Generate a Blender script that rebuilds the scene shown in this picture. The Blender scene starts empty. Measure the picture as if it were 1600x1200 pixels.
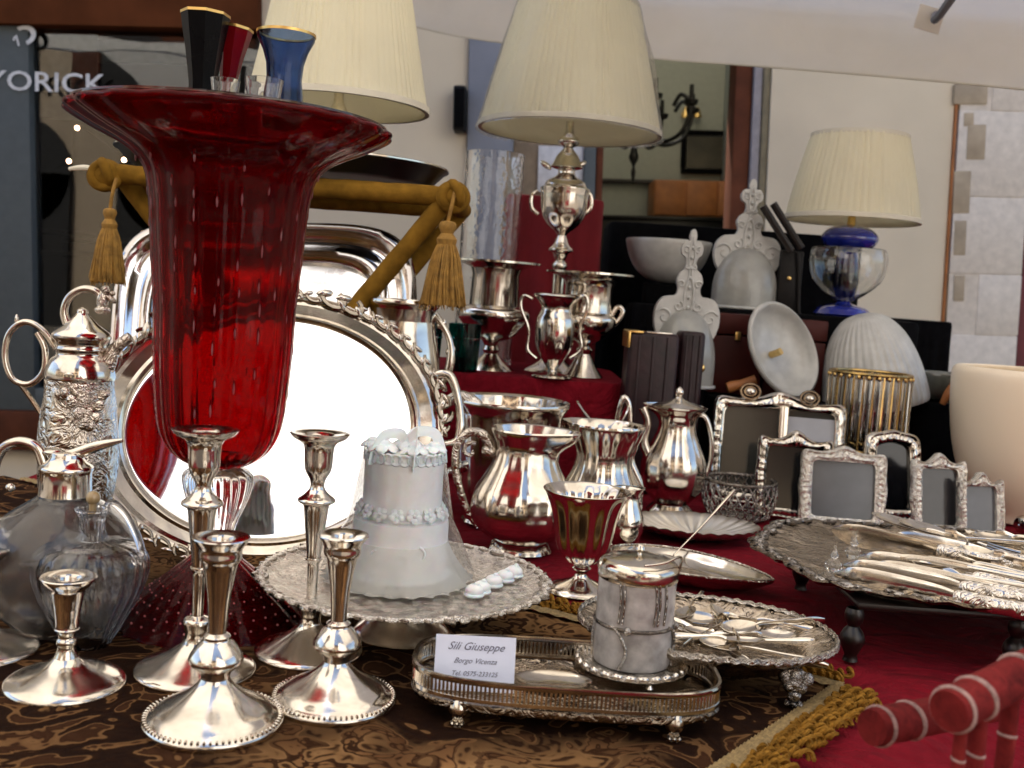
import bpy, bmesh, math, random
from mathutils import Vector, Matrix, Euler, noise
R = math.radians
PI = math.pi
random.seed(7)
sc = bpy.context.scene
C = sc.collection

# ------------------------------------------------------------------ camera
CZ, TZ = 1.16, 0.80                 # camera height, table height
PITCH, ROLL, FPX = R(5.2), R(4.0), 1600.0
cd = bpy.data.cameras.new('camera'); cam = bpy.data.objects.new('camera', cd); C.objects.link(cam)
cd.sensor_width = 36; cd.lens = 36; cd.clip_start = 0.02; cd.clip_end = 400
cam.location = (0, 0, CZ)
fwd = Vector((0, math.cos(PITCH), -math.sin(PITCH)))
up0 = Vector((0, math.sin(PITCH), math.cos(PITCH)))
rt0 = Vector((1, 0, 0))
up = up0 * math.cos(ROLL) - rt0 * math.sin(ROLL)      # camera tipped a little to its left
rt = rt0 * math.cos(ROLL) + up0 * math.sin(ROLL)
cam.matrix_world = Matrix(((rt.x, up.x, -fwd.x, 0), (rt.y, up.y, -fwd.y, 0), (rt.z, up.z, -fwd.z, CZ), (0, 0, 0, 1)))
cd.dof.use_dof = True; cd.dof.focus_distance = 1.12; cd.dof.aperture_fstop = 9
sc.camera = cam
CAM = Vector((0, 0, CZ))

# ------------------------------------------------------------------ light
SUN_EL, SUN_AZ = 60, -22             # azimuth measured from +Y clockwise, the side the light comes from
w = bpy.data.worlds.new('World'); sc.world = w; w.use_nodes = True
nt = w.node_tree; nt.nodes.clear()
sky = nt.nodes.new('ShaderNodeTexSky'); sky.sky_type = 'NISHITA'; sky.sun_disc = False
sky.sun_elevation = R(SUN_EL); sky.sun_rotation = R(SUN_AZ); sky.air_density = 1.0; sky.dust_density = 3.0
bg = nt.nodes.new('ShaderNodeBackground'); bg.inputs['Strength'].default_value = 0.14
wo = nt.nodes.new('ShaderNodeOutputWorld')
nt.links.new(sky.outputs[0], bg.inputs[0]); nt.links.new(bg.outputs[0], wo.inputs[0])
sd = bpy.data.lights.new('sun', 'SUN'); sd.energy = 4.2; sd.angle = R(0.5); sd.color = (1, .95, .86)
sun = bpy.data.objects.new('sun', sd); C.objects.link(sun)
sdir = Vector((math.sin(R(SUN_AZ)) * math.cos(R(SUN_EL)), math.cos(R(SUN_AZ)) * math.cos(R(SUN_EL)), math.sin(R(SUN_EL))))
sun.rotation_euler = sdir.to_track_quat('Z', 'Y').to_euler(); sun.location = sdir * 30
sc.view_settings.view_transform = 'Standard'; sc.view_settings.look = 'None'
sc.view_settings.exposure = 1.38; sc.view_settings.gamma = 1; sc.view_settings.use_curve_mapping = False
sc.render.engine = 'CYCLES'
cy = sc.cycles
cy.max_bounces = 14; cy.transmission_bounces = 12; cy.glossy_bounces = 6; cy.diffuse_bounces = 4
cy.transparent_max_bounces = 12; cy.caustics_reflective = False; cy.caustics_refractive = False
cy.blur_glossy = 0.3; cy.sample_clamp_indirect = 6
cy.use_denoising = True

# ------------------------------------------------------------------ measuring helpers
def ray(px, py):
    u, v = (px - 800) / FPX, (600 - py) / FPX
    return rt * u + up * v + fwd
def G(px, py, z=TZ):                 # point of a level surface
    d = ray(px, py); return CAM + d * ((z - CZ) / d.z)
def PX(px, py, Y):                   # point at a distance
    d = ray(px, py); return CAM + d * (Y / d.y)
def proj(p):
    q = Vector(p) - CAM; D = q.dot(fwd)
    return 800 + FPX * q.dot(rt) / D, 600 - FPX * q.dot(up) / D, D
def lz(B, row):                      # height above B whose row in view is row
    lo, hi = B.z - .6, B.z + 2.5
    for _ in range(40):
        m = (lo + hi) / 2
        if proj((B.x, B.y, m))[1] > row: lo = m
        else: hi = m
    return lo
def prof(B, rows):                   # rows of (picture row, half width) -> radii and heights
    out = []
    for row, hw in rows:
        z = lz(B, row); D = proj((B.x, B.y, z))[2]
        out.append((max(hw * D / FPX, .0002), z - B.z))
    return out
def U(B, px): return px * proj(B)[2] / FPX      # length of px pixels at B

# ------------------------------------------------------------------ object helpers
def tag(o, label=None, cat=None, group=None, kind=None):
    if label: o['label'] = label
    if cat: o['category'] = cat
    if group: o['group'] = group
    if kind: o['kind'] = kind
    return o
def thing(name, label, cat, loc=(0, 0, 0), rot=(0, 0, 0), group=None):
    o = bpy.data.objects.new(name, None); C.objects.link(o); o.empty_display_size = .05
    o.location = loc; o.rotation_euler = rot
    return tag(o, label, cat, group)
def mesh(name, VF, mat, smooth=38):
    V, F = VF[0], VF[1]
    me = bpy.data.meshes.new(name); me.from_pydata([tuple(v) for v in V], [], F)
    me.polygons.foreach_set('use_smooth', [True] * len(me.polygons))
    me.update()
    if smooth < 180: me.set_sharp_from_angle(angle=R(smooth))
    if mat: me.materials.append(mat)
    return me
def obj(name, VF, mat, parent=None, smooth=38, loc=None, rot=None, kind=None, label=None):
    me = VF if isinstance(VF, bpy.types.Mesh) else mesh(name, VF, mat, smooth)
    o = bpy.data.objects.new(name, me); C.objects.link(o)
    if parent: o.parent = parent
    if loc is not None: o.location = loc
    if rot is not None: o.rotation_euler = rot
    if kind: o['kind'] = kind
    if label: o['label'] = label
    return o
def structure(name, VF, mat, **k): return obj(name, VF, mat, kind='structure', **k)
def kids(o): return [c for c in C.objects if c.parent == o]
def copy_tree(o, parent=None):
    c = o.copy(); C.objects.link(c); c.parent = parent
    for ch in list(kids(o)): copy_tree(ch, c)
    return c
def dup(o, loc, label, rot=None, scale=None):
    c = copy_tree(o); c.location = loc; c['label'] = label
    if rot is not None: c.rotation_euler = rot
    if scale is not None: c.scale = (scale,) * 3 if isinstance(scale, (int, float)) else scale
    return c

# ------------------------------------------------------------------ shape helpers: all return (verts, faces)
def join(*parts):
    V, F = [], []
    for p in parts:
        n = len(V); V += list(p[0]); F += [tuple(i + n for i in f) for f in p[1]]
    return V, F
def xf(VF, M):
    if isinstance(M, (tuple, Vector)): M = Matrix.Translation(M)
    return [M @ Vector(v) for v in VF[0]], VF[1]
def RT(loc=(0, 0, 0), rot=(0, 0, 0), s=1):
    sx = s if isinstance(s, (tuple, list)) else (s, s, s)
    return Matrix.Translation(loc) @ Euler(rot).to_matrix().to_4x4() @ Matrix.Diagonal((*sx, 1))
def spline(P, n):                    # Catmull-Rom
    P = [Vector(p) for p in P]; out = []
    for i in range(len(P) - 1):
        a = P[max(i - 1, 0)]; b = P[i]; c = P[i + 1]; d = P[min(i + 2, len(P) - 1)]
        for k in range(n):
            t = k / n
            out.append(.5 * ((2 * b) + (c - a) * t + (2 * a - 5 * b + 4 * c - d) * t * t + (3 * b - a - 3 * c + d) * t ** 3))
    out.append(P[-1]); return out
def grid(rings, closed=True, caps=False):
    n = len(rings[0]); V = [v for r in rings for v in r]; F = []
    m = n if closed else n - 1
    for i in range(len(rings) - 1):
        for j in range(m):
            k = (j + 1) % n
            F.append((i * n + j, i * n + k, (i + 1) * n + k, (i + 1) * n + j))
    if caps:
        F.append(tuple(range(n))[::-1]); F.append(tuple(range((len(rings) - 1) * n, len(rings) * n)))
    return V, F
def lathe(P, seg=64, fn=None, sub=0):
    if sub: P = [(max(p.x, .0002), p.y) for p in spline([(a, b, 0) for a, b in P], sub)]
    rings = []
    for r, z in P:
        ring = []
        for j in range(seg):
            th = 2 * PI * j / seg; q = r
            if fn: q = r * fn(th, r, z)
            ring.append((q * math.cos(th), q * math.sin(th), z))
        rings.append(ring)
    return grid(rings)
def wall_of(P, t):                   # gives a profile an inner side, for glass and cups
    inner = [(max(r - t, .0002), z) for r, z in P]
    inner[0] = (inner[0][0], inner[0][1] + t)
    return P + inner[::-1]
def polar(out, P, seg=96, zf=None):
    """out(th)->(x,y) outline; P list of (scale,z)."""
    rings = []
    O = [out(2 * PI * j / seg) for j in range(seg)]
    for s, z in P:
        rings.append([(O[j][0] * s, O[j][1] * s, z + (zf(2 * PI * j / seg, s) if zf else 0)) for j in range(seg)])
    return grid(rings)
def superell(a, b, n=2.0, wob=0, k=12, ph=0):
    def f(th):
        c, s = math.cos(th), math.sin(th)
        q = (abs(c) ** n + abs(s) ** n) ** (-1 / n)
        q *= 1 + wob * math.cos(k * th + ph)
        return a * c * q, b * s * q
    return f
def ball(c=(0, 0, 0), r=1, seg=14, rings=8, rot=None):
    rx = r if isinstance(r, (tuple, list)) else (r, r, r)
    M = Euler(rot).to_matrix() if rot else None
    V, F = [], []
    rr = []
    for i in range(rings + 1):
        ph = PI * i / rings; s, cz = max(math.sin(ph), .002), -math.cos(ph)
        ring = []
        for j in range(seg):
            th = 2 * PI * j / seg
            v = Vector((rx[0] * s * math.cos(th), rx[1] * s * math.sin(th), rx[2] * cz))
            if M: v = M @ v
            ring.append(v + Vector(c))
        rr.append(ring)
    return grid(rr)
def tube(P, r, seg=10, n=6, flat=1.0, closed=False, caps=True):
    """r: number or list per control point"""
    rs = r if isinstance(r, (list, tuple)) else [r] * len(P)
    if n > 1:
        Q = spline(P, n); RR = [v.x for v in spline([(x, 0, 0) for x in rs], n)]
    else: Q = [Vector(p) for p in P]; RR = list(rs)
    rings = []; nrm = None
    for i, p in enumerate(Q):
        t = (Q[min(i + 1, len(Q) - 1)] - Q[max(i - 1, 0)])
        if t.length < 1e-9: t = Vector((0, 0, 1))
        t.normalize()
        if nrm is None:
            nrm = t.cross(Vector((0, 1, 0)))
            if nrm.length < .1: nrm = t.cross(Vector((1, 0, 0)))
        nrm = (nrm - t * nrm.dot(t)).normalized(); b = t.cross(nrm)
        q = max(RR[i], .0002)
        rings.append([p + (nrm * math.cos(2 * PI * j / seg) * q + b * math.sin(2 * PI * j / seg) * q * flat) for j in range(seg)])
    return grid(rings, True, caps)
def torus(c, Rr, r, seg=32, s2=8, rot=(0, 0, 0), sx=1, sy=1, arc=2 * PI):
    M = Euler(rot).to_matrix(); rings = []
    n = seg + (0 if arc >= 2 * PI - 1e-6 else 1)
    for i in range(n):
        th = arc * i / seg; ring = []
        for j in range(s2):
            ph = 2 * PI * j / s2; q = Rr + r * math.cos(ph)
            ring.append(M @ Vector((q * math.cos(th) * sx, q * math.sin(th) * sy, r * math.sin(ph))) + Vector(c))
        rings.append(ring)
    if arc >= 2 * PI - 1e-6: rings.append(rings[0])
    return grid(rings)
def box(c, s, bev=0.0, rot=None, seg=2):
    bm = bmesh.new(); bmesh.ops.create_cube(bm, size=1)
    bmesh.ops.scale(bm, vec=s, verts=bm.verts)
    if bev > 0: bmesh.ops.bevel(bm, geom=list(bm.edges), offset=bev, segments=seg, profile=.5, affect='EDGES')
    M = Matrix.Translation(c) @ (Euler(rot).to_matrix().to_4x4() if rot else Matrix())
    bmesh.ops.transform(bm, matrix=M, verts=bm.verts)
    V = [v.co.copy() for v in bm.verts]; F = [tuple(v.index for v in f.verts) for f in bm.faces]
    bm.free(); return V, F
def spiral(c, r0, turns, th0, wid, flip=1, plane='xz', n=14, grow=.15):
    """scroll: a tube curling in to c"""
    P = []; rr = []
    for i in range(n):
        t = i / (n - 1); th = th0 + flip * t * turns * 2 * PI; q = r0 * (1 - t * (1 - grow))
        a, b = q * math.cos(th), q * math.sin(th)
        P.append((c[0] + a, c[1], c[2] + b) if plane == 'xz' else (c[0] + a, c[1] + b, c[2]))
        rr.append(wid * (1 - .35 * t))
    return tube(P, rr, 8, 2)
def text_mesh(body, size, extrude=0.0, shear=0, align='CENTER', bold=0):
    cu = bpy.data.curves.new('lettering', 'FONT'); cu.body = body; cu.size = size; cu.extrude = extrude
    cu.shear = shear; cu.align_x = align; cu.align_y = 'CENTER'; cu.offset = bold; cu.resolution_u = 3
    o = bpy.data.objects.new('lettering', cu); C.objects.link(o)
    dg = bpy.context.evaluated_depsgraph_get(); me = bpy.data.meshes.new_from_object(o.evaluated_get(dg))
    bpy.data.objects.remove(o); return me

# ------------------------------------------------------------------ materials
def newmat(name):
    m = bpy.data.materials.new(name); m.use_nodes = True
    return m, m.node_tree, m.node_tree.nodes['Principled BSDF']
def noise_node(t, scale, detail=4, dist=0, rough=.5, vec=None):
    tc = t.nodes.new('ShaderNodeTexCoord'); n = t.nodes.new('ShaderNodeTexNoise')
    n.inputs['Scale'].default_value = scale; n.inputs['Detail'].default_value = detail
    n.inputs['Distortion'].default_value = dist; n.inputs['Roughness'].default_value = rough
    t.links.new(tc.outputs['Object'], n.inputs['Vector']); return n
def ramp(t, src, stops):
    r = t.nodes.new('ShaderNodeValToRGB'); e = r.color_ramp.elements
    while len(e) < len(stops): e.new(.5)
    for i, (p, c) in enumerate(stops):
        e[i].position = p; e[i].color = (*c, 1) if len(c) == 3 else c
    t.links.new(src, r.inputs[0]); return r
def bump(t, b, src, strength, dist=.001, prev=None):
    n = t.nodes.new('ShaderNodeBump'); n.inputs['Strength'].default_value = strength; n.inputs['Distance'].default_value = dist
    t.links.new(src, n.inputs['Height'])
    if prev: t.links.new(prev.outputs[0], n.inputs['Normal'])
    t.links.new(n.outputs[0], b.inputs['Normal']); return n
def plain(name, col, rough=.6, metal=0, var=.15, scale=30, bmp=0, bscale=200, coat=0, spec=.5, sheen=0):
    m, t, b = newmat(name)
    b.inputs['Roughness'].default_value = rough; b.inputs['Metallic'].default_value = metal
    b.inputs['Coat Weight'].default_value = coat; b.inputs['Specular IOR Level'].default_value = spec
    b.inputs['Sheen Weight'].default_value = sheen
    n = noise_node(t, scale)
    r = ramp(t, n.outputs[0], [(.3, tuple(c * (1 - var) for c in col)), (.7, tuple(min(1, c * (1 + var)) for c in col))])
    t.links.new(r.outputs[0], b.inputs['Base Color'])
    if bmp:
        n2 = noise_node(t, bscale, 3); bump(t, b, n2.outputs[0], bmp)
    return m
def silver(name, col=(.78, .73, .65), rough=.115, tarn=.55, tcol=(.38, .33, .27), emb=0, escale=90, dent=.2):
    m, t, b = newmat(name); b.inputs['Metallic'].default_value = 1
    n = noise_node(t, 26, 6, .6, .6)
    lo = .5 + .25 * (1 - tarn * 2)
    r = ramp(t, n.outputs[0], [(lo - .12, col), (lo + .18, tuple(c * (1 - tarn) + k * tarn for c, k in zip(col, tcol)))])
    rr = ramp(t, n.outputs[0], [(.4, (rough,) * 3), (.75, (rough + .14 * (tarn + .2),) * 3)])
    t.links.new(rr.outputs[0], b.inputs['Roughness'])
    n2 = noise_node(t, 14, 2); p = bump(t, b, n2.outputs[0], dent, .01)
    n5 = noise_node(t, 320, 3, .5); p = bump(t, b, n5.outputs[0], .06 if rough > .03 else .0, .0006, p)
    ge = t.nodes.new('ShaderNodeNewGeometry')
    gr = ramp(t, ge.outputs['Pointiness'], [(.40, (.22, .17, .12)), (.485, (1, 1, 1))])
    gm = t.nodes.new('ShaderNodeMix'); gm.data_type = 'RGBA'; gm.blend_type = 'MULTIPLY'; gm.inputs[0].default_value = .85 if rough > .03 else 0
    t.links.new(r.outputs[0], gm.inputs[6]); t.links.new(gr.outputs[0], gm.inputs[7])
    class _o: outputs = [gm.outputs[2]]
    r = _o
    if emb:
        v = t.nodes.new('ShaderNodeTexVoronoi'); v.inputs['Scale'].default_value = escale; v.feature = 'SMOOTH_F1'
        n3 = noise_node(t, escale * .5, 3, 2.5)
        mx = t.nodes.new('ShaderNodeMix'); mx.data_type = 'VECTOR'; mx.inputs[0].default_value = .05
        tc = t.nodes.new('ShaderNodeTexCoord')
        t.links.new(tc.outputs['Object'], mx.inputs[4]); t.links.new(n3.outputs['Color'], mx.inputs[5])
        t.links.new(mx.outputs[1], v.inputs['Vector'])
        p = bump(t, b, v.outputs['Distance'], emb, .004, p)
        r2 = ramp(t, v.outputs['Distance'], [(.35, (1, 1, 1)), (.8, (.30, .25, .20))])
        mm = t.nodes.new('ShaderNodeMix'); mm.data_type = 'RGBA'; mm.blend_type = 'MULTIPLY'; mm.inputs[0].default_value = .55
        t.links.new(r.outputs[0], mm.inputs[6]); t.links.new(r2.outputs[0], mm.inputs[7])
        t.links.new(mm.outputs[2], b.inputs['Base Color'])
    else: t.links.new(r.outputs[0], b.inputs['Base Color'])
    return m
def glass(name, col=(.95, .97, .97), rough=.02, ior=1.45, bmp=0, bscale=60, trans=1.0):
    m, t, b = newmat(name)
    b.inputs['Base Color'].default_value = (*col, 1); b.inputs['Transmission Weight'].default_value = trans
    b.inputs['Roughness'].default_value = rough; b.inputs['IOR'].default_value = ior
    if bmp:
        n = noise_node(t, bscale, 2); bump(t, b, n.outputs[0], bmp, .003)
    return m
def film(name):                      # thin clear plastic
    m, t, b = newmat(name); o = t.nodes['Material Output']
    tr = t.nodes.new('ShaderNodeBsdfTransparent'); gl = t.nodes.new('ShaderNodeBsdfGlossy'); gl.inputs['Roughness'].default_value = .12
    n = noise_node(t, 40, 4, 1); bp = t.nodes.new('ShaderNodeBump'); bp.inputs['Strength'].default_value = .5; bp.inputs['Distance'].default_value = .01
    t.links.new(n.outputs[0], bp.inputs['Height']); t.links.new(bp.outputs[0], gl.inputs['Normal'])
    mx = t.nodes.new('ShaderNodeMixShader'); fr = t.nodes.new('ShaderNodeFresnel'); fr.inputs[0].default_value = 1.5
    t.links.new(bp.outputs[0], fr.inputs['Normal'])
    mu = t.nodes.new('ShaderNodeMath'); mu.operation = 'MULTIPLY'; mu.inputs[1].default_value = .6; mu.use_clamp = True
    t.links.new(fr.outputs[0], mu.inputs[0]); t.links.new(mu.outputs[0], mx.inputs[0]); t.links.new(tr.outputs[0], mx.inputs[1]); t.links.new(gl.outputs[0], mx.inputs[2])
    t.links.new(mx.outputs[0], o.inputs[0]); return m
def cloth_translucent(name, col, amount=.35, scale=250, stripes=0):
    m, t, b = newmat(name); o = t.nodes['Material Output']
    b.inputs['Roughness'].default_value = .85; b.inputs['Specular IOR Level'].default_value = .15
    n = noise_node(t, 9, 5)
    r = ramp(t, n.outputs[0], [(.3, tuple(c * .9 for c in col)), (.75, col)])
    t.links.new(r.outputs[0], b.inputs['Base Color'])
    tl = t.nodes.new('ShaderNodeBsdfTranslucent'); tl.inputs[0].default_value = (*col, 1)
    mx = t.nodes.new('ShaderNodeMixShader'); mx.inputs[0].default_value = amount
    n2 = noise_node(t, scale, 2); pb = bump(t, b, n2.outputs[0], .15)
    n3 = noise_node(t, 4.5, 4, 1.2); pb = bump(t, b, n3.outputs[0], .35, .03, pb); t.links.new(pb.outputs[0], tl.inputs['Normal'])
    t.links.new(b.outputs[0], mx.inputs[1]); t.links.new(tl.outputs[0], mx.inputs[2]); t.links.new(mx.outputs[0], o.inputs[0])
    return m
def emit(name, col, s):
    m, t, b = newmat(name); b.inputs['Emission Color'].default_value = (*col, 1); b.inputs['Emission Strength'].default_value = s
    b.inputs['Base Color'].default_value = (*col, 1); return m

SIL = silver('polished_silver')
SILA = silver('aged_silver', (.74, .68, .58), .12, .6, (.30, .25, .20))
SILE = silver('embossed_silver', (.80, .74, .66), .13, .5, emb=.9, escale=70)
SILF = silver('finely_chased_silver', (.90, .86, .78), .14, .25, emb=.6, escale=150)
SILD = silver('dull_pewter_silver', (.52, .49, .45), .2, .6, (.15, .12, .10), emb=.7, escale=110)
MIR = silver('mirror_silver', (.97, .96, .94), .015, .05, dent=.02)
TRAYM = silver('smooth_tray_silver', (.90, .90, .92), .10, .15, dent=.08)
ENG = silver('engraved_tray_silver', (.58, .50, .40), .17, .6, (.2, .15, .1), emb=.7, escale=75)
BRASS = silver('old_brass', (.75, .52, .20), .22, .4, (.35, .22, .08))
REDG = glass('ruby_glass', (.36, .0025, .006), .06, 1.18, trans=.90)
CLEAR = glass('clear_crystal', (.96, .97, .97), .015, 1.5)
SMOKE = glass('hazy_glass', (.66, .66, .66), .08, 1.35, .6, 35, trans=.93)
CLEARB = glass('rippled_clear_glass', (.97, .97, .97), .03, 1.42, .4, 40)
BLUEG = glass('pale_blue_glass', (.16, .25, .50), .08, 1.3)
TEALG = glass('teal_glass', (.01, .20, .18), .05, 1.4)
FROST = plain('frosted_glass', (.50, .50, .48), .35, var=.12, scale=40, bmp=.3, bscale=90, coat=.3)
FROSTD = plain('grey_frosted_glass', (.30, .30, .28), .3, var=.15, scale=30, bmp=.3, bscale=90, coat=.4)
OPAL = plain('peach_opal_glass', (.97, .82, .62), .3, var=.03, scale=6)
BLUEC = plain('cobalt_glass', (.012, .025, .30), .08, var=.3, scale=18, coat=1)
BLACKG = plain('black_glass', (.003, .003, .004), .2, spec=.12)
REDO = plain('deep_red_glass', (.16, .003, .006), .15, spec=.4)
GOLDT = plain('gilt_trim', (.75, .48, .16), .3, metal=1)
PLASTER = plain('white_icing', (.93, .92, .92), .45, var=.05, scale=45, bmp=.5, bscale=90)
PLASTER.node_tree.nodes['Principled BSDF'].inputs['Subsurface Weight'].default_value = .4
PLASTER.node_tree.nodes['Principled BSDF'].inputs['Subsurface Scale'].default_value = .008
LACE = cloth_translucent('ivory_lace', (.88, .85, .77), .25, 120)
VELV = plain('gold_velvet', (.19, .098, .013), .95, var=.3, scale=45, bmp=.6, bscale=300, spec=.1)
TASS = plain('gold_cord', (.30, .16, .03), .85, var=.35, scale=90, bmp=.6, bscale=300)
FRNG = plain('gold_fringe', (.23, .11, .015), .9, var=.4, scale=160, bmp=.7, bscale=500, spec=.15)
BRAID = plain('tan_braid', (.26, .18, .075), .8, var=.4, scale=220, bmp=.8, bscale=400)
BLACK = plain('black_cloth', (.0035, .0035, .004), 1, var=.4, scale=60, bmp=.3, spec=.08)
LACQ = plain('black_lacquer', (.006, .006, .006), .3, spec=.3)
LEATH = plain('dark_plum_leather', (.020, .008, .010), .4, var=.5, scale=40, bmp=.6, bscale=90, spec=.3)
LEATB = plain('black_leather', (.006, .005, .005), .5, var=.3, scale=40, bmp=.4, bscale=150, spec=.2)
WOODR = plain('reddish_wood', (.055, .009, .007), .5, var=.35, scale=12, spec=.2)
WOODD = plain('dark_turned_wood', (.008, .005, .004), .35, var=.3, scale=30)
WOODO = plain('orange_wood', (.36, .13, .035), .5, var=.2, scale=14)
CARD = plain('white_card', (.72, .76, .90), .7, var=.03, scale=20)
INK = plain('grey_ink', (.10, .10, .16), .8)
CREAM = plain('cream_plaster', (.68, .60, .46), .95, var=.07, scale=2.5, bmp=.2, bscale=60)
STONE = plain('grey_stone', (.66, .60, .52), .9, var=.10, scale=30, bmp=1, bscale=40)
STONEB = plain('tan_stone_patch', (.38, .31, .22), .9, var=.2, scale=14, bmp=.6, bscale=50)
FRAMEB = plain('painted_window_frame', (.075, .088, .09), .7, var=.08)
FRAMEW = plain('brown_door_wood', (.10, .030, .013), .7, var=.3, scale=10, spec=.15)
LINT = plain('lintel_wood', (.10, .032, .012), .9, var=.3, scale=5, spec=.1)
MAUVE = plain('grey_mauve_paint', (.25, .23, .24), .6)
OLIVE = plain('olive_brown_paint', (.17, .14, .08), .7)
GREYW = plain('slate_column', (.20, .21, .24), .8, var=.15, scale=5)
INTW = plain('grey_green_wall', (.36, .38, .33), .9, var=.05)
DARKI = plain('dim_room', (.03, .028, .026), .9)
SHADE = cloth_translucent('ivory_pleated_silk', (.97, .93, .76), .45, 300)
SHADEW = plain('ivory_trim', (.70, .66, .55), .8, var=.05)
CANV = cloth_translucent('canopy_canvas', (.92, .87, .79), .42, 200)
FILM = film('clear_film')
VIOL = plain('worn_red_paint', (.15, .014, .014), .75, var=.4, scale=60, bmp=.4, spec=.25)
WHITEB = plain('rubbed_white_paint', (.42, .28, .26), .7, var=.35, scale=80)

def worn(name, col, chip, s=70):
    m, t, b = newmat(name); b.inputs['Roughness'].default_value = .85; b.inputs['Specular IOR Level'].default_value = .12
    n = noise_node(t, s, 8, .8, .7); n2 = noise_node(t, 9, 3)
    r = ramp(t, n.outputs[0], [(.30, tuple(x * .45 for x in col)), (.46, col), (.66, tuple(x * 1.5 for x in col)), (.72, chip)])
    mm = t.nodes.new('ShaderNodeMix'); mm.data_type = 'RGBA'; mm.blend_type = 'MULTIPLY'; mm.inputs[0].default_value = .8
    r2 = ramp(t, n2.outputs[0], [(.3, (.55, .5, .5)), (.65, (1, 1, 1))])
    t.links.new(r.outputs[0], mm.inputs[6]); t.links.new(r2.outputs[0], mm.inputs[7]); t.links.new(mm.outputs[2], b.inputs['Base Color'])
    bump(t, b, n.outputs[0], .6, .002); return m
VIOL = worn('worn_red_paint', (.17, .016, .015), (.36, .16, .14))
WHITEB = worn('rubbed_white_paint', (.38, .25, .22), (.24, .05, .05), 140)

def veil_mat():
    m, t, b = newmat('thin_white_veil'); o = t.nodes['Material Output']
    b.inputs['Base Color'].default_value = (.88, .87, .82, 1); b.inputs['Roughness'].default_value = .5
    tl = t.nodes.new('ShaderNodeBsdfTranslucent'); tl.inputs[0].default_value = (.88, .87, .82, 1)
    tr = t.nodes.new('ShaderNodeBsdfTransparent')
    m1 = t.nodes.new('ShaderNodeMixShader'); m1.inputs[0].default_value = .5; m2 = t.nodes.new('ShaderNodeMixShader'); m2.inputs[0].default_value = .45
    t.links.new(b.outputs[0], m1.inputs[1]); t.links.new(tl.outputs[0], m1.inputs[2])
    t.links.new(m1.outputs[0], m2.inputs[1]); t.links.new(tr.outputs[0], m2.inputs[2]); t.links.new(m2.outputs[0], o.inputs[0]); return m
VEIL = veil_mat()

def red_cloth_mat():
    m, t, b = newmat('red_cotton_cloth'); b.inputs['Roughness'].default_value = .92; b.inputs['Specular IOR Level'].default_value = .15
    n = noise_node(t, 60, 6, 0, .7)
    r = ramp(t, n.outputs[0], [(.3, (.13, .002, .008)), (.7, (.20, .004, .013))])
    t.links.new(r.outputs[0], b.inputs['Base Color'])
    n2 = noise_node(t, 9, 5, 2.5); p = bump(t, b, n2.outputs[0], .8, .02)
    n3 = noise_node(t, 900, 2); bump(t, b, n3.outputs[0], .25, .001, p); return m
def brocade_mat():
    m, t, b = newmat('brown_gold_brocade'); b.inputs['Roughness'].default_value = .92; b.inputs['Specular IOR Level'].default_value = .06
    tc = t.nodes.new('ShaderNodeTexCoord')
    def nz(scale, det, dist):
        n = t.nodes.new('ShaderNodeTexNoise'); n.inputs['Scale'].default_value = scale; n.inputs['Detail'].default_value = det; n.inputs['Distortion'].default_value = dist
        t.links.new(tc.outputs['Object'], n.inputs['Vector']); return n
    def mth(op, a, bb, c=None):
        q = t.nodes.new('ShaderNodeMath'); q.operation = op
        for i, v in enumerate((a, bb, c)):
            if v is None: continue
            if isinstance(v, (int, float)): q.inputs[i].default_value = v
            else: t.links.new(v, q.inputs[i])
        return q.outputs[0]
    n0 = nz(15, .5, 2.6)                      # big leafy scrolls: bands of a swirling field
    s0 = mth('SINE', mth('MULTIPLY', n0.outputs[0], 12), 0)
    n1 = nz(34, 1, 1.4)
    s1 = mth('SINE', mth('MULTIPLY', n1.outputs[0], 19), 0)
    f = mth('ADD', mth('MULTIPLY', s0, .75), mth('MULTIPLY', s1, .18))
    r = ramp(t, mth('MULTIPLY_ADD', f, .5, .5), [(.0, (.012, .005, .003)), (.50, (.022, .009, .004)), (.57, (.17, .088, .036)), (.72, (.13, .064, .026)), (.76, (.035, .014, .006)), (1.0, (.05, .021, .009))])
    n4 = nz(4.2, 2, .4)
    r4 = ramp(t, n4.outputs[0], [(.46, (0, 0, 0)), (.60, (1, 1, 1))])
    r5 = ramp(t, mth('MULTIPLY_ADD', f, .5, .5), [(.08, (.04, .017, .007)), (.20, (.20, .105, .042)), (.50, (.24, .13, .055)), (.56, (.04, .017, .007)), (.80, (.03, .012, .005)), (.86, (.20, .10, .04))])
    mm = t.nodes.new('ShaderNodeMix'); mm.data_type = 'RGBA'
    t.links.new(r4.outputs[0], mm.inputs[0]); t.links.new(r.outputs[0], mm.inputs[6]); t.links.new(r5.outputs[0], mm.inputs[7])
    t.links.new(mm.outputs[2], b.inputs['Base Color'])
    p = bump(t, b, f, .3, .002)
    n3 = noise_node(t, 600, 2); bump(t, b, n3.outputs[0], .5, .001, p)
    return m
REDC = red_cloth_mat(); BROC = brocade_mat()
REDV = plain('dark_red_drape', (.17, .004, .010), .9, var=.3, scale=8, bmp=.3)

# ================================================================== SETTING
def pave_mat():
    m, t, b = newmat('street_stone'); b.inputs['Roughness'].default_value = .85
    n = noise_node(t, 1.5, 6); r = ramp(t, n.outputs[0], [(.3, (.10, .085, .065)), (.7, (.18, .15, .12))])
    t.links.new(r.outputs[0], b.inputs['Base Color']); return m
PAVE = pave_mat()
structure('ground', box((0, 0, -.05), (160, 160, .1)), PAVE)

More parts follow.
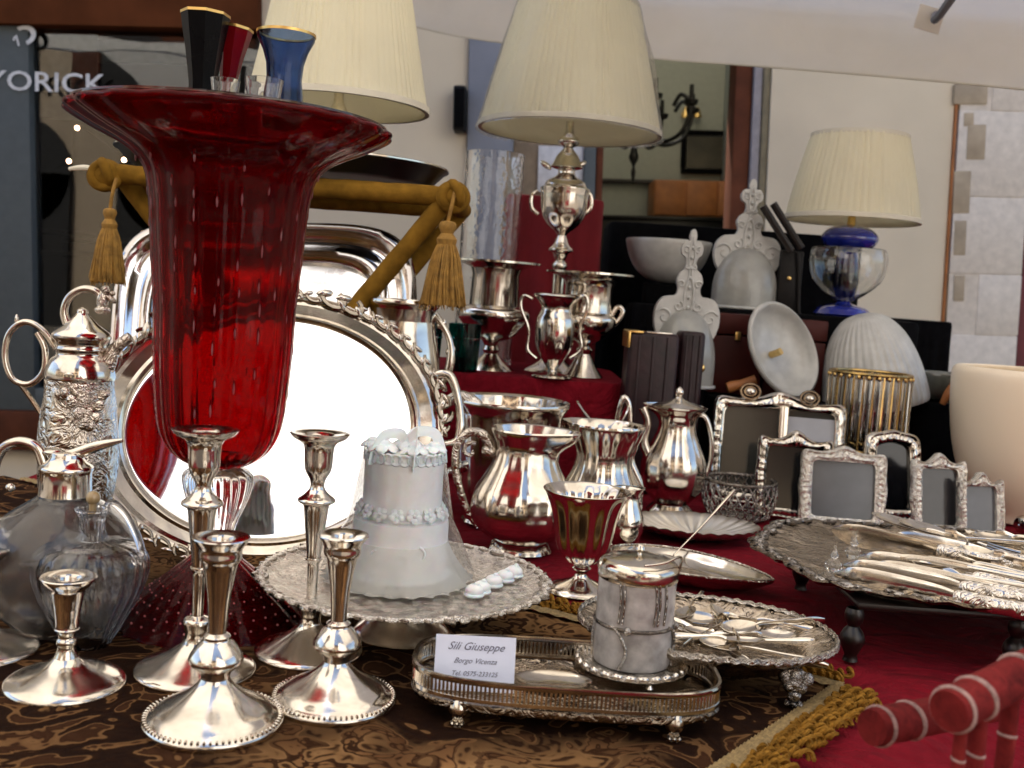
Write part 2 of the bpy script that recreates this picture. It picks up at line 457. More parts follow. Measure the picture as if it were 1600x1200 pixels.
# ---- the shop behind the stall (its own upright differs a little from the sloping street's)
SY = 4.1
LEAN = R(-2.6)
def on_shop(px, py, Y=SY):
    p = PX(px, py, Y) - Vector((0, Y, CZ)); return (Matrix.Rotation(-LEAN, 3, 'Y') @ p)
shop = thing('shop_building', 'cream plastered shop front with dark glazed windows and wooden lintel behind the stall', 'shop', (0, SY, CZ), (0, LEAN, 0))
def srect(name, x0, y0, x1, y1, mat, d0=0.0, d1=.1, bev=.004, parent=shop, lab=None):
    """a box of the facade between two picture corners; d0 front face depth, d1 back"""
    a = on_shop(x0, y0); b = on_shop(x1, y1)
    xa, xb = min(a.x, b.x), max(a.x, b.x); za, zb = min(a.z, b.z), max(a.z, b.z)
    return obj(name, box(((xa + xb) / 2, (d0 + d1) / 2, (za + zb) / 2), (xb - xa, abs(d1 - d0), zb - za), bev), mat, parent, label=lab)
# walls: bands between openings, and everything above, run on beyond the frame
def sbox(name, x0, x1, z0, z1, mat, d0, d1, **k):
    return obj(name, box(((x0 + x1) / 2, (d0 + d1) / 2, (z0 + z1) / 2), (x1 - x0, d1 - d0, z1 - z0), .004), mat, shop, **k)
def sx(px, py=300): return on_shop(px, py).x
def sz(px, py): return on_shop(px, py).z
TOPZ = 6.0; BOT = -1.5
zL = sz(200, 0); zLb = sz(200, 46)
x_l0, x_l1 = -3.2, sx(408)
sbox('wall', -9, x_l0, BOT, TOPZ, CREAM, 0, .3)
sbox('wall', x_l1, sx(728), BOT, TOPZ, CREAM, 0, .3)
x_d0, x_d1 = sx(800), sx(1196)
z_dt = sz(1000, 60)
sbox('wall', sx(728), x_d1, z_dt, TOPZ, CREAM, .0, .3)
sbox('wall', x_d1, sx(1480, 300), BOT, TOPZ, CREAM, -.02, .3)
sbox('wall', x_l0, x_l1, zL + .25, TOPZ, CREAM, 0, .3)
sbox('wall', x_l0, x_l1, BOT, sz(30, 700), CREAM, 0, .3)
sbox('wall', sx(1640), 9, BOT, TOPZ, CREAM, .05, .3)
sbox('lintel', x_l0, x_l1, zLb, zL + .25, LINT, -.05, .25)
sbox('column', sx(729), sx(800), BOT, z_dt, GREYW, -.03, .28)
sbox('edge_moulding', sx(1480), sx(1484), BOT, TOPZ, WOODO, -.03, .1)
# pier of rough stones at the right
zz = -1.4; k = 0
xa, xb = sx(1485), sx(1600)
sizes = [.34, .30, .27, .36, .24, .30, .33, .28, .31, .30, .32, .3, .3]
while zz < 3.2:
    h = sizes[k % len(sizes)]
    cut = .25 + .2 * ((k * 37) % 10) / 10
    if k % 3 == 1:
        obj('stone', box(((xa + xa + cut * (xb - xa)) / 2, .12, zz + h / 2), (cut * (xb - xa) - .003, .3, h - .003), .003), STONEB, shop)
        obj('stone', box(((xa + cut * (xb - xa) + xb) / 2, .115, zz + h / 2), ((1 - cut) * (xb - xa) - .003, .3, h - .003), .003), STONE, shop)
    else:
        obj('stone', box(((xa + xb) / 2, .115, zz + h / 2), (xb - xa - .006, .3, h - .003), .003), STONE, shop)
    zz += h; k += 1
for px0, r0_, px1, r1_ in ((1486, 134, 1536, 166), (1506, 196, 1532, 252), (1486, 268, 1508, 335), (1486, 345, 1502, 400), (1500, 178, 1515, 200), (1486, 430, 1500, 470)):
    u0, u1 = on_shop(px0, r0_), on_shop(px1, r1_)
    obj('worn_brick', box(((u0.x + u1.x) / 2, -.026, (u0.z + u1.z) / 2), (abs(u1.x - u0.x), .022, abs(u0.z - u1.z)), .004, (0, R((px0 % 5) - 2), 0)), STONEB, shop)
sbox('pier_core', xa + .004, xb - .004, BOT, TOPZ, STONE, -.031, .26)
sbox('shutter', sx(1602), sx(1638), BOT, sz(1600, 120), plain('dark_red_shutter', (.12, .01, .015), .6), -.02, .2)
# left window: frame, panes, room
zb_win = sz(30, 640)
fr = sbox('shop_window', x_l0, sx(52, 300), zb_win, zLb, FRAMEB, -.02, .06)
for (a, b_, c_, d_) in ((sx(52), x_l1, sz(50, 640), sz(50, 606)),):
    obj('sill_rail', box(((a + b_) / 2, .02, (c_ + d_) / 2), (b_ - a, .08, d_ - c_), .004), FRAMEB, fr)
sbox('window_bench', x_l0, x_l1, sz(30, 700), zb_win, FRAMEW, -.06, .2)
PANE = glass('window_pane', (.9, .94, .94), .0, 1.5)
pn = obj('pane', box(((sx(52) + x_l1) / 2, .03, (sz(50, 606) + zLb) / 2), (x_l1 - sx(52), .008, zLb - sz(50, 606))), PANE, fr)
letter = plain('white_lettering', (.62, .64, .66), .6)
c = on_shop(-16, 128)
tm = text_mesh('YORICK', .118, .001, 0, 'LEFT', .0012); tm.materials.append(letter)
ob = obj('lettering', tm, None, fr, loc=(c.x, -.026, c.z), rot=(PI / 2, R(1), 0))
ob.scale = (1.08, .9, 1)
# a small bird emblem over the lettering
c2 = on_shop(42, 58)
obj('emblem', join(xf(torus((0, 0, 0), .03, .008, 16, 6, (PI / 2, 0, 0), 1, 1.3, PI * 1.1), RT((c2.x, -.026, c2.z), (0, R(70), 0), (1, .1, 1))),
    xf(tube([(-.04, 0, -.02), (-.03, 0, 0), (-.02, 0, -.04)], .004, 6, 2), RT((c2.x, -.026, c2.z), s=(1, .2, 1)))), letter, fr)
# pale sheets behind the pane stand in for canopy reflections on the glass
REFL = plain('grey_reflection', (.20, .22, .21), .8)
obj('reflection_band', box(((sx(52) + x_l1) / 2, .075, (sz(200, 56) + sz(200, 92)) / 2), (x_l1 - sx(52), .01, sz(200, 56) - sz(200, 92))), REFL, fr)
obj('reflection_sheet', box(((sx(56) + sx(146)) / 2, .062, (sz(100, 48) + sz(100, 140)) / 2), (sx(146) - sx(56), .006, sz(100, 48) - sz(100, 140))), REFL, fr)
obj('reflection_sheet', box(((sx(52) + sx(230)) / 2, .072, (sz(100, 146) + sz(100, 186)) / 2), (sx(230) - sx(52), .006, sz(100, 146) - sz(100, 186)), 0, (0, R(4), 0)), plain('dim_reflection', (.14, .145, .15), .8), fr)
# dim room behind the left window
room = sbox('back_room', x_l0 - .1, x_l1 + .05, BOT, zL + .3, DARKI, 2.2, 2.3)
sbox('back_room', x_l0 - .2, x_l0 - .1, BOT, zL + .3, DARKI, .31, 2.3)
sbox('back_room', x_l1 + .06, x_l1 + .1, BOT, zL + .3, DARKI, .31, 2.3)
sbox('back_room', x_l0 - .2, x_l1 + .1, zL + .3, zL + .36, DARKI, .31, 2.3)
# right opening: wood jambs, strips, room with grey-green wall
zD0 = BOT
sbox('door_jamb', sx(1144), sx(1170), zD0, z_dt, FRAMEW, .02, .16)
sbox('door_strip', sx(1170) + .002, sx(1184), zD0, z_dt, MAUVE, .0, .14)
sbox('door_strip', sx(1184) + .002, sx(1196) - .002, zD0, z_dt, OLIVE, -.01, .14)
sbox('door_jamb', sx(931), sx(942), zD0, z_dt, FRAMEW, .03, .14)
sbox('door_panel', sx(801), sx(930), zD0, sz(860, 20), plain('tan_board', (.26, .19, .12), .7), .06, .12)
sbox('door_strip', sx(912), sx(931) - .002, zD0, z_dt, FRAMEB, .02, .058)
IY = 2.6
def inx(px, py=200): return on_shop(px, py, SY + IY)
sbox('interior_wall', inx(700).x, inx(1330).x, BOT, 3.5, INTW, IY, IY + .1)
a = inx(1010, 290); b_ = inx(1170, 345)
sbox('interior_wall', x_d1 + .32, x_d1 + .42, BOT, 3.5, INTW, .31, IY)

sbox('interior_wall', sx(700) - .05, sx(700), BOT, 3.5, INTW, .31, IY)
sbox('floor_slab', -3.4, 3, BOT + .02, BOT + .12, INTW, .31, IY)
sbox('wall_rail', inx(930).x, inx(1150).x, inx(1000, 288).z, inx(1000, 281).z, WOODD, IY - .04, IY - .002)
# orange cabinet inside
q0, q1 = inx(1012, 289), inx(1150, 347)
cab = thing('wooden_cabinet', 'orange wooden cabinet with three doors inside the shop, behind the open doorway', 'cabinet', (0, 0, 0))
cab.matrix_world = shop.matrix_basis.copy() if False else Matrix()
def shopworld(v): return Matrix.Translation((0, SY, CZ)) @ Matrix.Rotation(LEAN, 4, 'Y') @ Vector(v)
cab.location = shopworld(((q0.x + q1.x) / 2, IY - .2, q1.z)); cab.rotation_euler = (0, LEAN, 0)
W_, H_ = q1.x - q0.x, q0.z - q1.z
obj('carcass', box((0, .02, H_ / 2), (W_, .3, H_), .005), WOODO, cab)
for i in range(3):
    obj('door', box((-W_ / 2 + W_ * (i + .5) / 3, -.14, H_ / 2), (W_ / 3 - .012, .02, H_ - .02), .004), WOODO, cab)
cab2 = thing('counter', 'black shop counter under the orange cabinet doors', 'counter', shopworld(((inx(930).x + inx(1170).x) / 2, IY - .25, BOT + .12)), (0, LEAN, 0))
hc = q1.z - (BOT + .12) - .01
obj('body', box((0, 0, hc / 2), (inx(1170).x - inx(930).x, .5, hc - .03), .01), LACQ, cab2)
obj('worktop', box((0, -.01, hc - .012), (inx(1170).x - inx(930).x + .03, .53, .02), .004), LACQ, cab2)
# framed dark picture, two brass wall lights, chandelier
q0, q1 = inx(1068, 208), inx(1142, 270)
pic = thing('framed_picture', 'dark landscape picture in a black frame on the shop wall', 'picture', shopworld(((q0.x + q1.x) / 2, IY - .03, (q0.z + q1.z) / 2)), (0, LEAN, 0))
w_, h_ = q1.x - q0.x, q0.z - q1.z
obj('canvas', box((0, .01, 0), (w_ - .04, .01, h_ - .04)), plain('dark_canvas', (.05, .045, .03), .4, var=.6, scale=6), pic)
for s in (-1, 1):
    obj('frame_rail', box((0, 0, s * h_ / 2), (w_ + .02, .03, .03), .004), BLACK, pic)
    obj('frame_rail', box((s * w_ / 2, 0, 0), (.03, .03, h_ - .031), .004), BLACK, pic)
for i, px in enumerate((1069, 1088)):
    q = inx(px, 180)
    s_ = thing('wall_light', ['left one of two small brass wall lights above the dark picture', 'right one of two small brass wall lights above the dark picture'][i], 'wall light', shopworld((q.x, IY - .02, q.z)), (0, LEAN, 0), 'brass wall lights in the shop')
    obj('back_plate', lathe([(.001, .0), (.022, .002), (.022, .008), (.001, .012)], 16), BRASS, s_, rot=(PI / 2, 0, 0))
    obj('shade', lathe([(.028, -.02), (.022, .0), (.012, .03), (.008, .04)], 16), BRASS, s_, loc=(0, -.03, 0))
qc = inx(975, 218)
ch = thing('chandelier', 'black scrolled chandelier hanging inside the shop doorway beside the big lampshade', 'chandelier', shopworld((qc.x - .03, IY - .9, qc.z)), (0, LEAN, 0))
ch.scale = (1.15, 1.15, 1.15)
obj('stem', lathe([(.004, .55), (.005, .1), (.03, .05), (.012, .02), (.05, -.02), (.09, -.06), (.03, -.10), (.015, -.16), (.025, -.2), (.006, -.24), (.012, -.27), (.002, -.33)], 16, sub=3), LACQ, ch)
for i in range(8):
    a = i * PI / 4 + .2
    P = [(.03 * math.cos(a), .03 * math.sin(a), -.03), (.12 * math.cos(a), .12 * math.sin(a), -.13), (.24 * math.cos(a), .24 * math.sin(a), -.10), (.29 * math.cos(a), .29 * math.sin(a), .02), (.24 * math.cos(a), .24 * math.sin(a), .08), (.20 * math.cos(a), .2 * math.sin(a), .03)]
    ar = obj('arm', tube(P, .010, 8, 5), LACQ, ch)
    obj('candle_cup', lathe([(.002, .02), (.03, .03), (.035, .05), (.012, .055), (.010, .12), (.001, .122)], 12), LACQ, ar, loc=(.29 * math.cos(a), .29 * math.sin(a), .0))
# fairy lights inside the left window (lit)
BULB = emit('warm_bulb', (1, .62, .38), 9)
fl = [(26, 130), (24, 210), (121, 200), (108, 252), (194, 250), (212, 222), (40, 276)]
st = thing('fairy_lights', 'string of small warm lights hanging inside the dark left shop window', 'string lights', shopworld((0, .6, 0)), (0, LEAN, 0))
pts = []
for (px, py) in fl:
    q = on_shop(px, py, SY + .6); q = Vector((q.x, 0, q.z)); pts.append(q)
    obj('bulb', ball(q, .0095, 10, 6), BULB, st)
ps = sorted(pts, key=lambda v: v.x)
obj('wire', tube([p + Vector((0, .012, .012)) for p in ps], .002, 6, 4), BLACK, st)
# clothes rail / furniture shapes in the dim room
for i, (px, py, ww, hh) in enumerate(((120, 480, .5, .8), (190, 470, .4, .9), (70, 420, .35, .5))):
    q = on_shop(px, py, SY + 1.2)
    base = shopworld((q.x, 1.2, BOT + .02))
    f = thing('display_cabinet', ['low dark cabinet standing behind the shop window', 'taller dark cabinet inside the shop window, right of the others', 'dark cabinet with glass shelf by the left window frame'][i], 'cabinet', base, (0, LEAN, 0), 'cabinets in the dim shop')
    H = q.z - BOT + hh * .3
    obj('carcass', box((0, 0, H / 2), (ww, .35, H), .01), LEATB, f)
    obj('shelf_top', box((0, 0, H + .012), (ww + .04, .39, .02), .004), WOODD, f)
# thermostat-like black speaker on wall and pale notice
q0, q1 = on_shop(711, 140), on_shop(729, 210)
sp = thing('wall_speaker', 'small black box speaker mounted on the cream wall beside the grey column', 'speaker', shopworld(((q0.x + q1.x) / 2, -.05, (q0.z + q1.z) / 2)), (0, LEAN, 0))
obj('case', box((0, 0, 0), (q1.x - q0.x, .09, q0.z - q1.z), .008), LEATB, sp)
obj('grille', box((0, -.048, 0), ((q1.x - q0.x) * .8, .006, (q0.z - q1.z) * .85), .002), BLACK, sp)
q0, q1 = on_shop(842, 225), on_shop(911, 300)
nb = thing('notice_board', 'white notice sheet with a dark floral border behind the silver lamp', 'notice', shopworld(((q0.x + q1.x) / 2, .045, (q0.z + q1.z) / 2)), (0, LEAN, 0))
obj('sheet', box((0, 0, 0), (q1.x - q0.x, .006, q0.z - q1.z), .001), plain('white_sheet', (.6, .6, .62), .6), nb)

# ---- opposite side of the street (seen in the silver and in the panes)
op = thing('opposite_building', 'sunlit cream building with shuttered windows across the street, mirrored in the silver', 'building', (-2, -9.5, 0))
FAC = plain('ochre_facade', (.50, .385, .26), .9, var=.1, scale=1.2)
obj('wall', box((0, -.5, 4.25), (40, 1, 8.5)), FAC, op)
obj('roof', box((0, -.3, 8.65), (41, 2.2, .28), .03), LINT, op)
for i in range(-6, 7):
    for z in (1.2, 4.6, 7.1):
        hgt = 2.2 if z < 2 else 1.5
        f = obj('window', box((i * 2.6 + .4, .02, z), (1.0, .1, hgt), .01), DARKI, op) if z > 2 else None
        if z < 2: continue
        for s in (-1, 1):
            obj('shutter', box((i * 2.6 + .4 + s * .76, .05, z), (.48, .06, hgt), .01), FRAMEW, f)
# ground floor arcade: flat dark slabs added for dark tones in the silver
for i in range(-7, 8):
    for zc, r_ in ((2.6, .95),):
        obj('added_dark_arch', join(box((i * 2.7 + 1.4, .06, 1.3), (1.9, .14, 2.6)), xf(lathe([(.001, 0), (r_, 0), (r_, .14), (.001, .14)], 32), RT((i * 2.7 + 1.4, .13, 2.6), (PI / 2, 0, 0)))), DARKI, op)
# tall white house added out of view so the oval tray reflects white
WPL = plain('added_house_plaster', (.82, .80, .76), .9, var=.04, scale=2)
wh = thing('added_white_house', 'tall white plastered house added out of view on the right to whiten the oval tray', 'house', (6.4, -7.2, 0))
obj('wall', box((0, 0, 5.0), (8.4, 1.0, 10.0)), WPL, wh)
obj('roof', box((0, 0, 10.12), (9, 1.6, .22), .03), LINT, wh)
for x in (-3.4, 3.6):
    for z in (1.4,):
        f = obj('window', box((x, .52, z), (.8, .06, 1.6), .01), DARKI, wh)
        obj('frame', box((x, .56, z), (.05, .03, 1.6), .004), FRAMEW, f)
# market parasols opposite
WCAN = plain('white_canvas', (.78, .76, .72), .8, var=.04)
def parasol(x, y, lab, rad=1.7, mat=WCAN):
    t = thing('market_parasol', lab, 'parasol', (x, y, 0), (0, 0, .3), 'parasols across the street')
    obj('canopy', join(lathe([(rad, 2.05), (rad, 2.28), (rad * .5, 2.7), (.02, 3.1)], 8)), mat, t, smooth=20)
    obj('pole', lathe([(.03, .02), (.03, 3.1)], 12), WOODD, t)
    obj('base', lathe([(.001, 0), (.3, 0), (.3, .08), (.001, .09)], 24), GREYW, t)
    return t
parasol(-2.2, -4.6, 'white canvas parasol across the street on the left')

# stall opposite with red cloth
for i, (x, y) in enumerate(((-2.3, -4.0), (1.4, -4.4))):
    t = thing('market_stall', ['stall table draped in red cloth across the street on the left', 'stall table draped in red cloth across the street on the right'][i], 'stall', (x, y, 0), (0, 0, 0), 'stalls across the street')
    obj('drape', box((0, 0, .42), (2.2, 1.0, .82), .02), REDC, t)
    obj('table_top', box((0, 0, .86), (2.3, 1.1, .05), .01), WOODD, t)

# ================================================================== CANOPY OVER THE STALL
cp = thing('stall_canopy', 'large cream canvas parasol canopy with hanging edge above the stall', 'parasol')
edge = [PX(560, 18, 3.35), PX(640, 40, 3.25), PX(760, 64, 3.1), PX(1020, 92, 2.85), PX(1180, 104, 2.7), PX(1400, 122, 2.52), PX(1600, 141, 2.38), PX(1800, 165, 2.2), PX(2100, 210, 1.9)]
E = spline(edge, 8)
n_ = len(E); rings = []
for k, (dz, dy) in enumerate(((0, 0), (.004, -.006), (.05, .004), (.10, .0), (.135, -.012), (.15, -.04), (.158, -.09), (.19, -.3), (.34, -.9), (.62, -1.9), (.9, -2.9))):
    ring = []
    for i, p in enumerate(E):
        u = i / (n_ - 1)
        wv = .010 * math.sin(u * 31 + dz * 20) * min(1, dz * 10) * (1 if k < 8 else .3)
        ring.append(p + Vector((dy * -.12 * (1 if k > 6 else 0), dy + wv, dz)))
    rings.append(ring)
V, F = grid(rings, False)
obj('canvas', (V, F), CANV, cp, smooth=180)
V2, F2 = grid([[p + Vector((0, -.004, dz)) for p in E] for dz in (0.0, .006)], False)
obj('hem', tube([p + Vector((0, -.001, .002)) for p in E], .0035, 6, 1), SHADEW, cp)
p0 = PX(1462, 22, 2.42) ; p1 = PX(1560, -90, 1.6)
obj('rib', tube([p0, p0.lerp(p1, .5), p1 + Vector((0, -.8, .35))], .009, 8, 4), GREYW, cp)
pk = PX(1440, 38, 2.44)
obj('rib_pocket', join(box(pk + Vector((0, -.045, .0)), (.06, .004, .055), .002, (0, R(12), 0)), ball(pk + Vector((.01, -.055, .005)), .007, 8, 6)), CANV, cp)
obj('pole', lathe([(.025, 0), (.025, 2.86)], 16), WOODD, cp, loc=(1.75, -.1, 0))
obj('base', lathe([(.001, 0), (.3, .0), (.3, .08), (.03, .12), (.001, .13)], 24), GREYW, cp, loc=(1.75, -.1, 0))

# unseen canopy added at the left to cut sky light and reflect cream
cq = thing('stall_canopy', 'added cream canvas canopy out of the frame at the left, holding sky light off the stall', 'parasol')
rr = []
for k in range(7):
    f = k / 6
    rr.append([Vector((-3.6 + 3.1 * i / 12, -2.6 + 4.4 * f, 2.45 + .45 * math.sin(PI * f) + .02 * math.sin(i * 1.7))) for i in range(13)])
obj('canvas', grid(rr, False), CANV, cq, smooth=180)
obj('pole', lathe([(.025, 0), (.025, 2.85)], 16), WOODD, cq, loc=(-2.4, -.4, 0))
obj('base', lathe([(.001, 0), (.3, .0), (.3, .08), (.03, .12), (.001, .13)], 24), GREYW, cq, loc=(-2.4, -.4, 0))

# ================================================================== TABLES AND CLOTHS
tb = thing('market_table', 'long trestle market table hidden under the red cloth', 'table', (0, 1.72, 0))
obj('table_top', box((.46, 0, TZ - .035), (2.44, 2.33, .03), .004), WOODD, tb)
for sx_ in (-1, 1):
    for sy_ in (-1, 1):
        obj('leg', box((.46 + sx_ * 1.13, sy_ * 1.05, (TZ - .05) / 2), (.05, .05, TZ - .052), .004), WOODD, tb)
# red cloth: top and hanging sides
CR = [(rnd0.uniform(-.5, 1.6), rnd0.uniform(.5, 1.3), rnd0.uniform(0, PI), rnd0.uniform(.0010, .0022)) for _ in range(16)] if (rnd0 := random.Random(5)) else []
def crease(x, y):
    h = 0
    for cx_, cy_, an, am in CR:
        dd = (x - cx_) * math.sin(an) - (y - cy_) * math.cos(an) + .012 * math.sin(6 * (x + y))
        along = (x - cx_) * math.cos(an) + (y - cy_) * math.sin(an)
        h = max(h, am * math.exp(-abs(dd) / .010) * math.exp(-(along / .35) ** 2))
    return h
def cloth_sheet(x0, x1, y0, y1, z, drop, amp=.0008, n=260, front=True):
    xs = [x0 + (x1 - x0) * i / n for i in range(n + 1)]
    m = 240; rows = []
    ys = [y0 + (y1 - y0) * j / m for j in range(m + 1)]
    rows.append([Vector((x, y0 - .03 + .03 * math.sin(x * 14), z - drop)) for x in xs])
    rows.append([Vector((x, y0 - .016 + .012 * math.sin(x * 14), z - drop * .4)) for x in xs])
    rows.append([Vector((x, y0 - .006, z - .01)) for x in xs])
    for y in ys:
        rows.append([Vector((x, y, z - abs(noise.noise(Vector((x * 5, y * 5, 0)))) * amp * 3 + crease(x, y))) for x in xs])
    for r_ in rows[3:]:
        r_[0] = r_[0] + Vector((-.004, 0, -.01))
    rows.append([Vector((x, y1 + .006, z - .01)) for x in xs])
    rows.append([Vector((x, y1 + .03 * math.sin(x * 13), z - drop)) for x in xs])
    return grid(rows, False)
t = obj('red_tablecloth', cloth_sheet(-.80, 1.7,   .50, 2.92, TZ - .003, .66), REDC, smooth=180)
tag(t, 'wine red cloth covering the whole stall table', 'tablecloth')
side = []
for k, dz in enumerate((.012, .2, .42, .66)):
    side.append([Vector((-.806 - .02 * (k > 0) - .014 * k * math.sin(j * .55), .5 + 2.42 * j / 80, TZ - dz)) for j in range(81)])
tcs = obj('side_drop', grid(side, False), REDC, t, smooth=180)

# brocade cloth, turned on the table; corner and edges measured on the table top
kR = G(1316, 1078); kN = G(1120, 1215)
kB = G(822, 952); 
dB = (kB - kR).normalized(); dN = Vector((dB.y, -dB.x, 0)) * -1
if dN.y > 0: dN = -dN
# long back edge from kR away to the left, right edge from kR towards the viewer
def bro(u, v): return kR + dB * u + (kN - kR).normalized() * v
nu, nv = 80, 44
ring = []
for j in range(nv + 1):
    row = []
    for i in range(nu + 1):
        p = bro(1.35 * i / nu, .75 * j / nv)
        z = TZ + .0012 + .0022 * noise.noise(p * 9) * 0 - .0004 * abs(noise.noise(p * 12))
        if p.y < .52:
            ov = .52 - p.y; z -= ov; p = Vector((p.x, .485 + .01 * math.sin(p.x * 20), 0))
        row.append((p.x, p.y, z))
    ring.append(row)
bc = thing('brocade_cloth', 'brown and gold figured brocade cloth with gold fringe lying over the red cloth', 'tablecloth')
obj('fabric', grid(ring, False), BROC, bc, smooth=180)
def braid(P, side):
    """flat plaited band with hanging loops"""
    Q = spline(P, 30)
    rows = []
    for i, p in enumerate(Q):
        tdir = (Q[min(i + 1, len(Q) - 1)] - Q[max(i - 1, 0)]).normalized(); nn = Vector((-tdir.y, tdir.x, 0)) * side
        a = []
        for k in range(7):
            s = (k - 3) / 3; h = .0026 + .0012 * math.cos(s * 1.6) + .0008 * (((i + abs(k - 3)) % 2) * 2 - 1)
            a.append(p + nn * (s * .009) + Vector((0, 0, h)))
        rows.append(a)
    return grid(rows, False), Q
edgeR = [bro(0, v) for v in (0, .1, .2, .3)]
edgeR = [Vector((p.x, p.y, TZ + .002)) for p in edgeR]
edgeB = [Vector((p.x, p.y, TZ + .002)) for p in (bro(u, 0) for u in (0, .3, .6, .9, 1.3))]
fringe_me = []
rnd = random.Random(3)
for k in range(5):
    parts = []
    P = []
    L = .030 + .006 * rnd.random()
    for i in range(22):
        s = i / 21; a = s * 20 + k
        P.append((.0038 * math.cos(a) + .004 * math.sin(s * 6 + k), s * L, .004 + .0034 * math.sin(a)))
    parts.append(tube(P, [.0019] * 22, 5, 2))
    parts.append(tube([(x + .002, y * .9, z * .8) for x, y, z in P[::-1]], [.0017] * 22, 5, 2))
    fringe_me.append(mesh('fringe_loop', join(*parts), FRNG))
for P, side in ((edgeR, 1), (edgeB, -1)):
    VF, Q = braid(P, side); obj('braid', VF, BRAID, bc, smooth=60)
    L = 0; last = Q[0]
    for i in range(1, len(Q)):
        last = Q[i - 1]; q = Q[i]; seg = (q - last).length; L += seg
        while L > .0088:
            L -= .0088; tdir = (q - last).normalized(); p = q - tdir * L
            nn = Vector((-tdir.y, tdir.x, 0)) * side
            if nn.dot(Vector((1, 0, 0)) if side == 1 else Vector((0, 1, 0))) < 0: nn = -nn
            if not (-.75 < p.x < .5 and p.y < 1.45): continue
            ang = math.atan2(nn.y, nn.x) - PI / 2 + rnd.uniform(-.25, .25)
            o = obj('fringe_loop', rnd.choice(fringe_me), None, bc, loc=p + nn * .007 + Vector((0, 0, .0005)), rot=(rnd.uniform(-.05, .1), 0, ang))
            o.scale = (1, rnd.uniform(.8, 1.15), 1)

# ---- risers behind
rz = PX(860, 592, 1.93).z; RZ = rz
def draped_box(name, lab, cat, x0, x1, y0, y1, z0, z1, mat, wav=.006, bev=.012):
    t = thing(name, lab, cat, ((x0 + x1) / 2, (y0 + y1) / 2, z0))
    W, D, H = (x1 - x0) / 2, (y1 - y0) / 2, z1 - z0
    rows = []
    n = 120
    def per(th, gx, gy):
        f = superell(gx, gy, 9); return f(th)
    for k, (s, z) in enumerate(((0.001, H), (.6, H), (.93, H), (.985, H - .002), (1, H - .012), (1.0, H * .7), (1.0, H * .4), (1.0, .0))):
        row = []
        for j in range(n):
            th = 2 * PI * j / n; x, y = per(th, W, D)
            wv = 1 + (wav / max(W, .05)) * math.sin(th * 23 + math.sin(th * 5) * 2) * (1 - z / H) * 2
            row.append((x * s * wv, y * s * wv, z))
        rows.append(row)
    obj('drape', grid(rows), mat, t, smooth=50)
    return t
draped_box('display_riser', 'low riser draped in red cloth with silver cups standing on it', 'display riser', PX(560, 600, 1.93).x, PX(985, 600, 1.93).x, 1.93, 2.34, TZ - .004, RZ, REDC)
R2 = PX(1200, 486, 2.24).z
draped_box('display_riser', 'black draped riser under the frosted glass wall lights', 'display riser', PX(990, 600, 2.24).x, PX(1440, 600, 2.24).x, 2.24, 2.58, TZ - .003, R2 - .002, BLACK)

# ================================================================== CANDLESTICKS
gad = lambda n, a: (lambda th, r, z: 1 + a * abs(math.cos(n * th / 2)) * (1 if r > .045 else 0))
def candlestick(B, lab, rows, grp=None, bead=None, lens=72):
    P = prof(B, rows); t = thing('candlestick', lab, 'candlestick', B, (0, 0, rnd.uniform(0, 6)), grp)
    # split: base up to the waist, stem, socket
    return t, P
def build_cs(t, P, cut1, cut2, bead=0, hole=True):
    obj('base', lathe(P[:cut1 + 1], 72, sub=3), SIL, t)
    obj('stem', lathe(P[cut1:cut2 + 1], 56, sub=3), SIL, t)
    rim = P[-1]
    inner = [(rim[0] * .62, rim[1] - .001), (rim[0] * .42, rim[1] - .004), (rim[0] * .36, rim[1] - .02), (.001, rim[1] - .021)]
    obj('socket', lathe(P[cut2:] + inner, 56, sub=2), SIL, t)
    if bead:
        r = bead[0]; zb = bead[1]; n = 72; ps = []
        for i in range(n):
            a = 2 * PI * i / n
            ps.append(ball((r * math.cos(a), r * math.sin(a), zb), (.0024, .0013, .0022), 6, 4, (0, 0, a)))
        obj('gadroon_border', join(*ps), SIL, t)
LA = G(333, 1132)
rowsA = [(1132, 106), (1126, 108), (1119, 106), (1112, 94), (1104, 84), (1090, 58), (1078, 40), (1066, 27), (1058, 22), (1048, 25), (1038, 37), (1031, 42), (1024, 41), (1015, 36), (1005, 28), (998, 21), (993, 21), (989, 16), (983, 14), (940, 17), (900, 23), (880, 27), (873, 32), (866, 33), (858, 33), (850, 38), (843, 43), (838, 44)]
csA, PA = candlestick(LA, 'nearest tapering silver candlestick with gadrooned round base at front left', rowsA, 'pair of tapering candlesticks')
build_cs(csA, PA, 8, 20, (PA[2][0] * .97, PA[2][1] + .001))
LB = G(522, 1098)
csB = dup(csA, LB, 'second tapering silver candlestick, standing right of the nearest one before the cake', (0, 0, 2.2), .96)
LC = G(305, 1050)
rowsC = [(1052, 91), (1046, 93), (1039, 88), (1028, 62), (1014, 36), (1002, 21), (990, 18), (980, 20), (972, 22), (966, 20), (962, 11), (957, 9), (920, 9.5), (895, 10), (889, 14), (885, 14), (881, 12), (830, 18), (797, 22), (792, 26), (788, 32), (783, 31), (778, 24), (768, 14), (758, 12), (748, 15), (738, 21), (726, 24), (702, 25), (692, 27), (685, 33), (679, 45), (673, 50), (670, 50)]
csC, PC = candlestick(LC, 'tall knopped silver candlestick in front of the red glass vase', rowsC, 'pair of tall knopped candlesticks')
build_cs(csC, PC, 8, 22)
LD = G(482, 1020)
csD = dup(csC, LD, 'tall knopped silver candlestick left of the white cake', (0, 0, 1.0), .97)
LE = G(102, 1070)
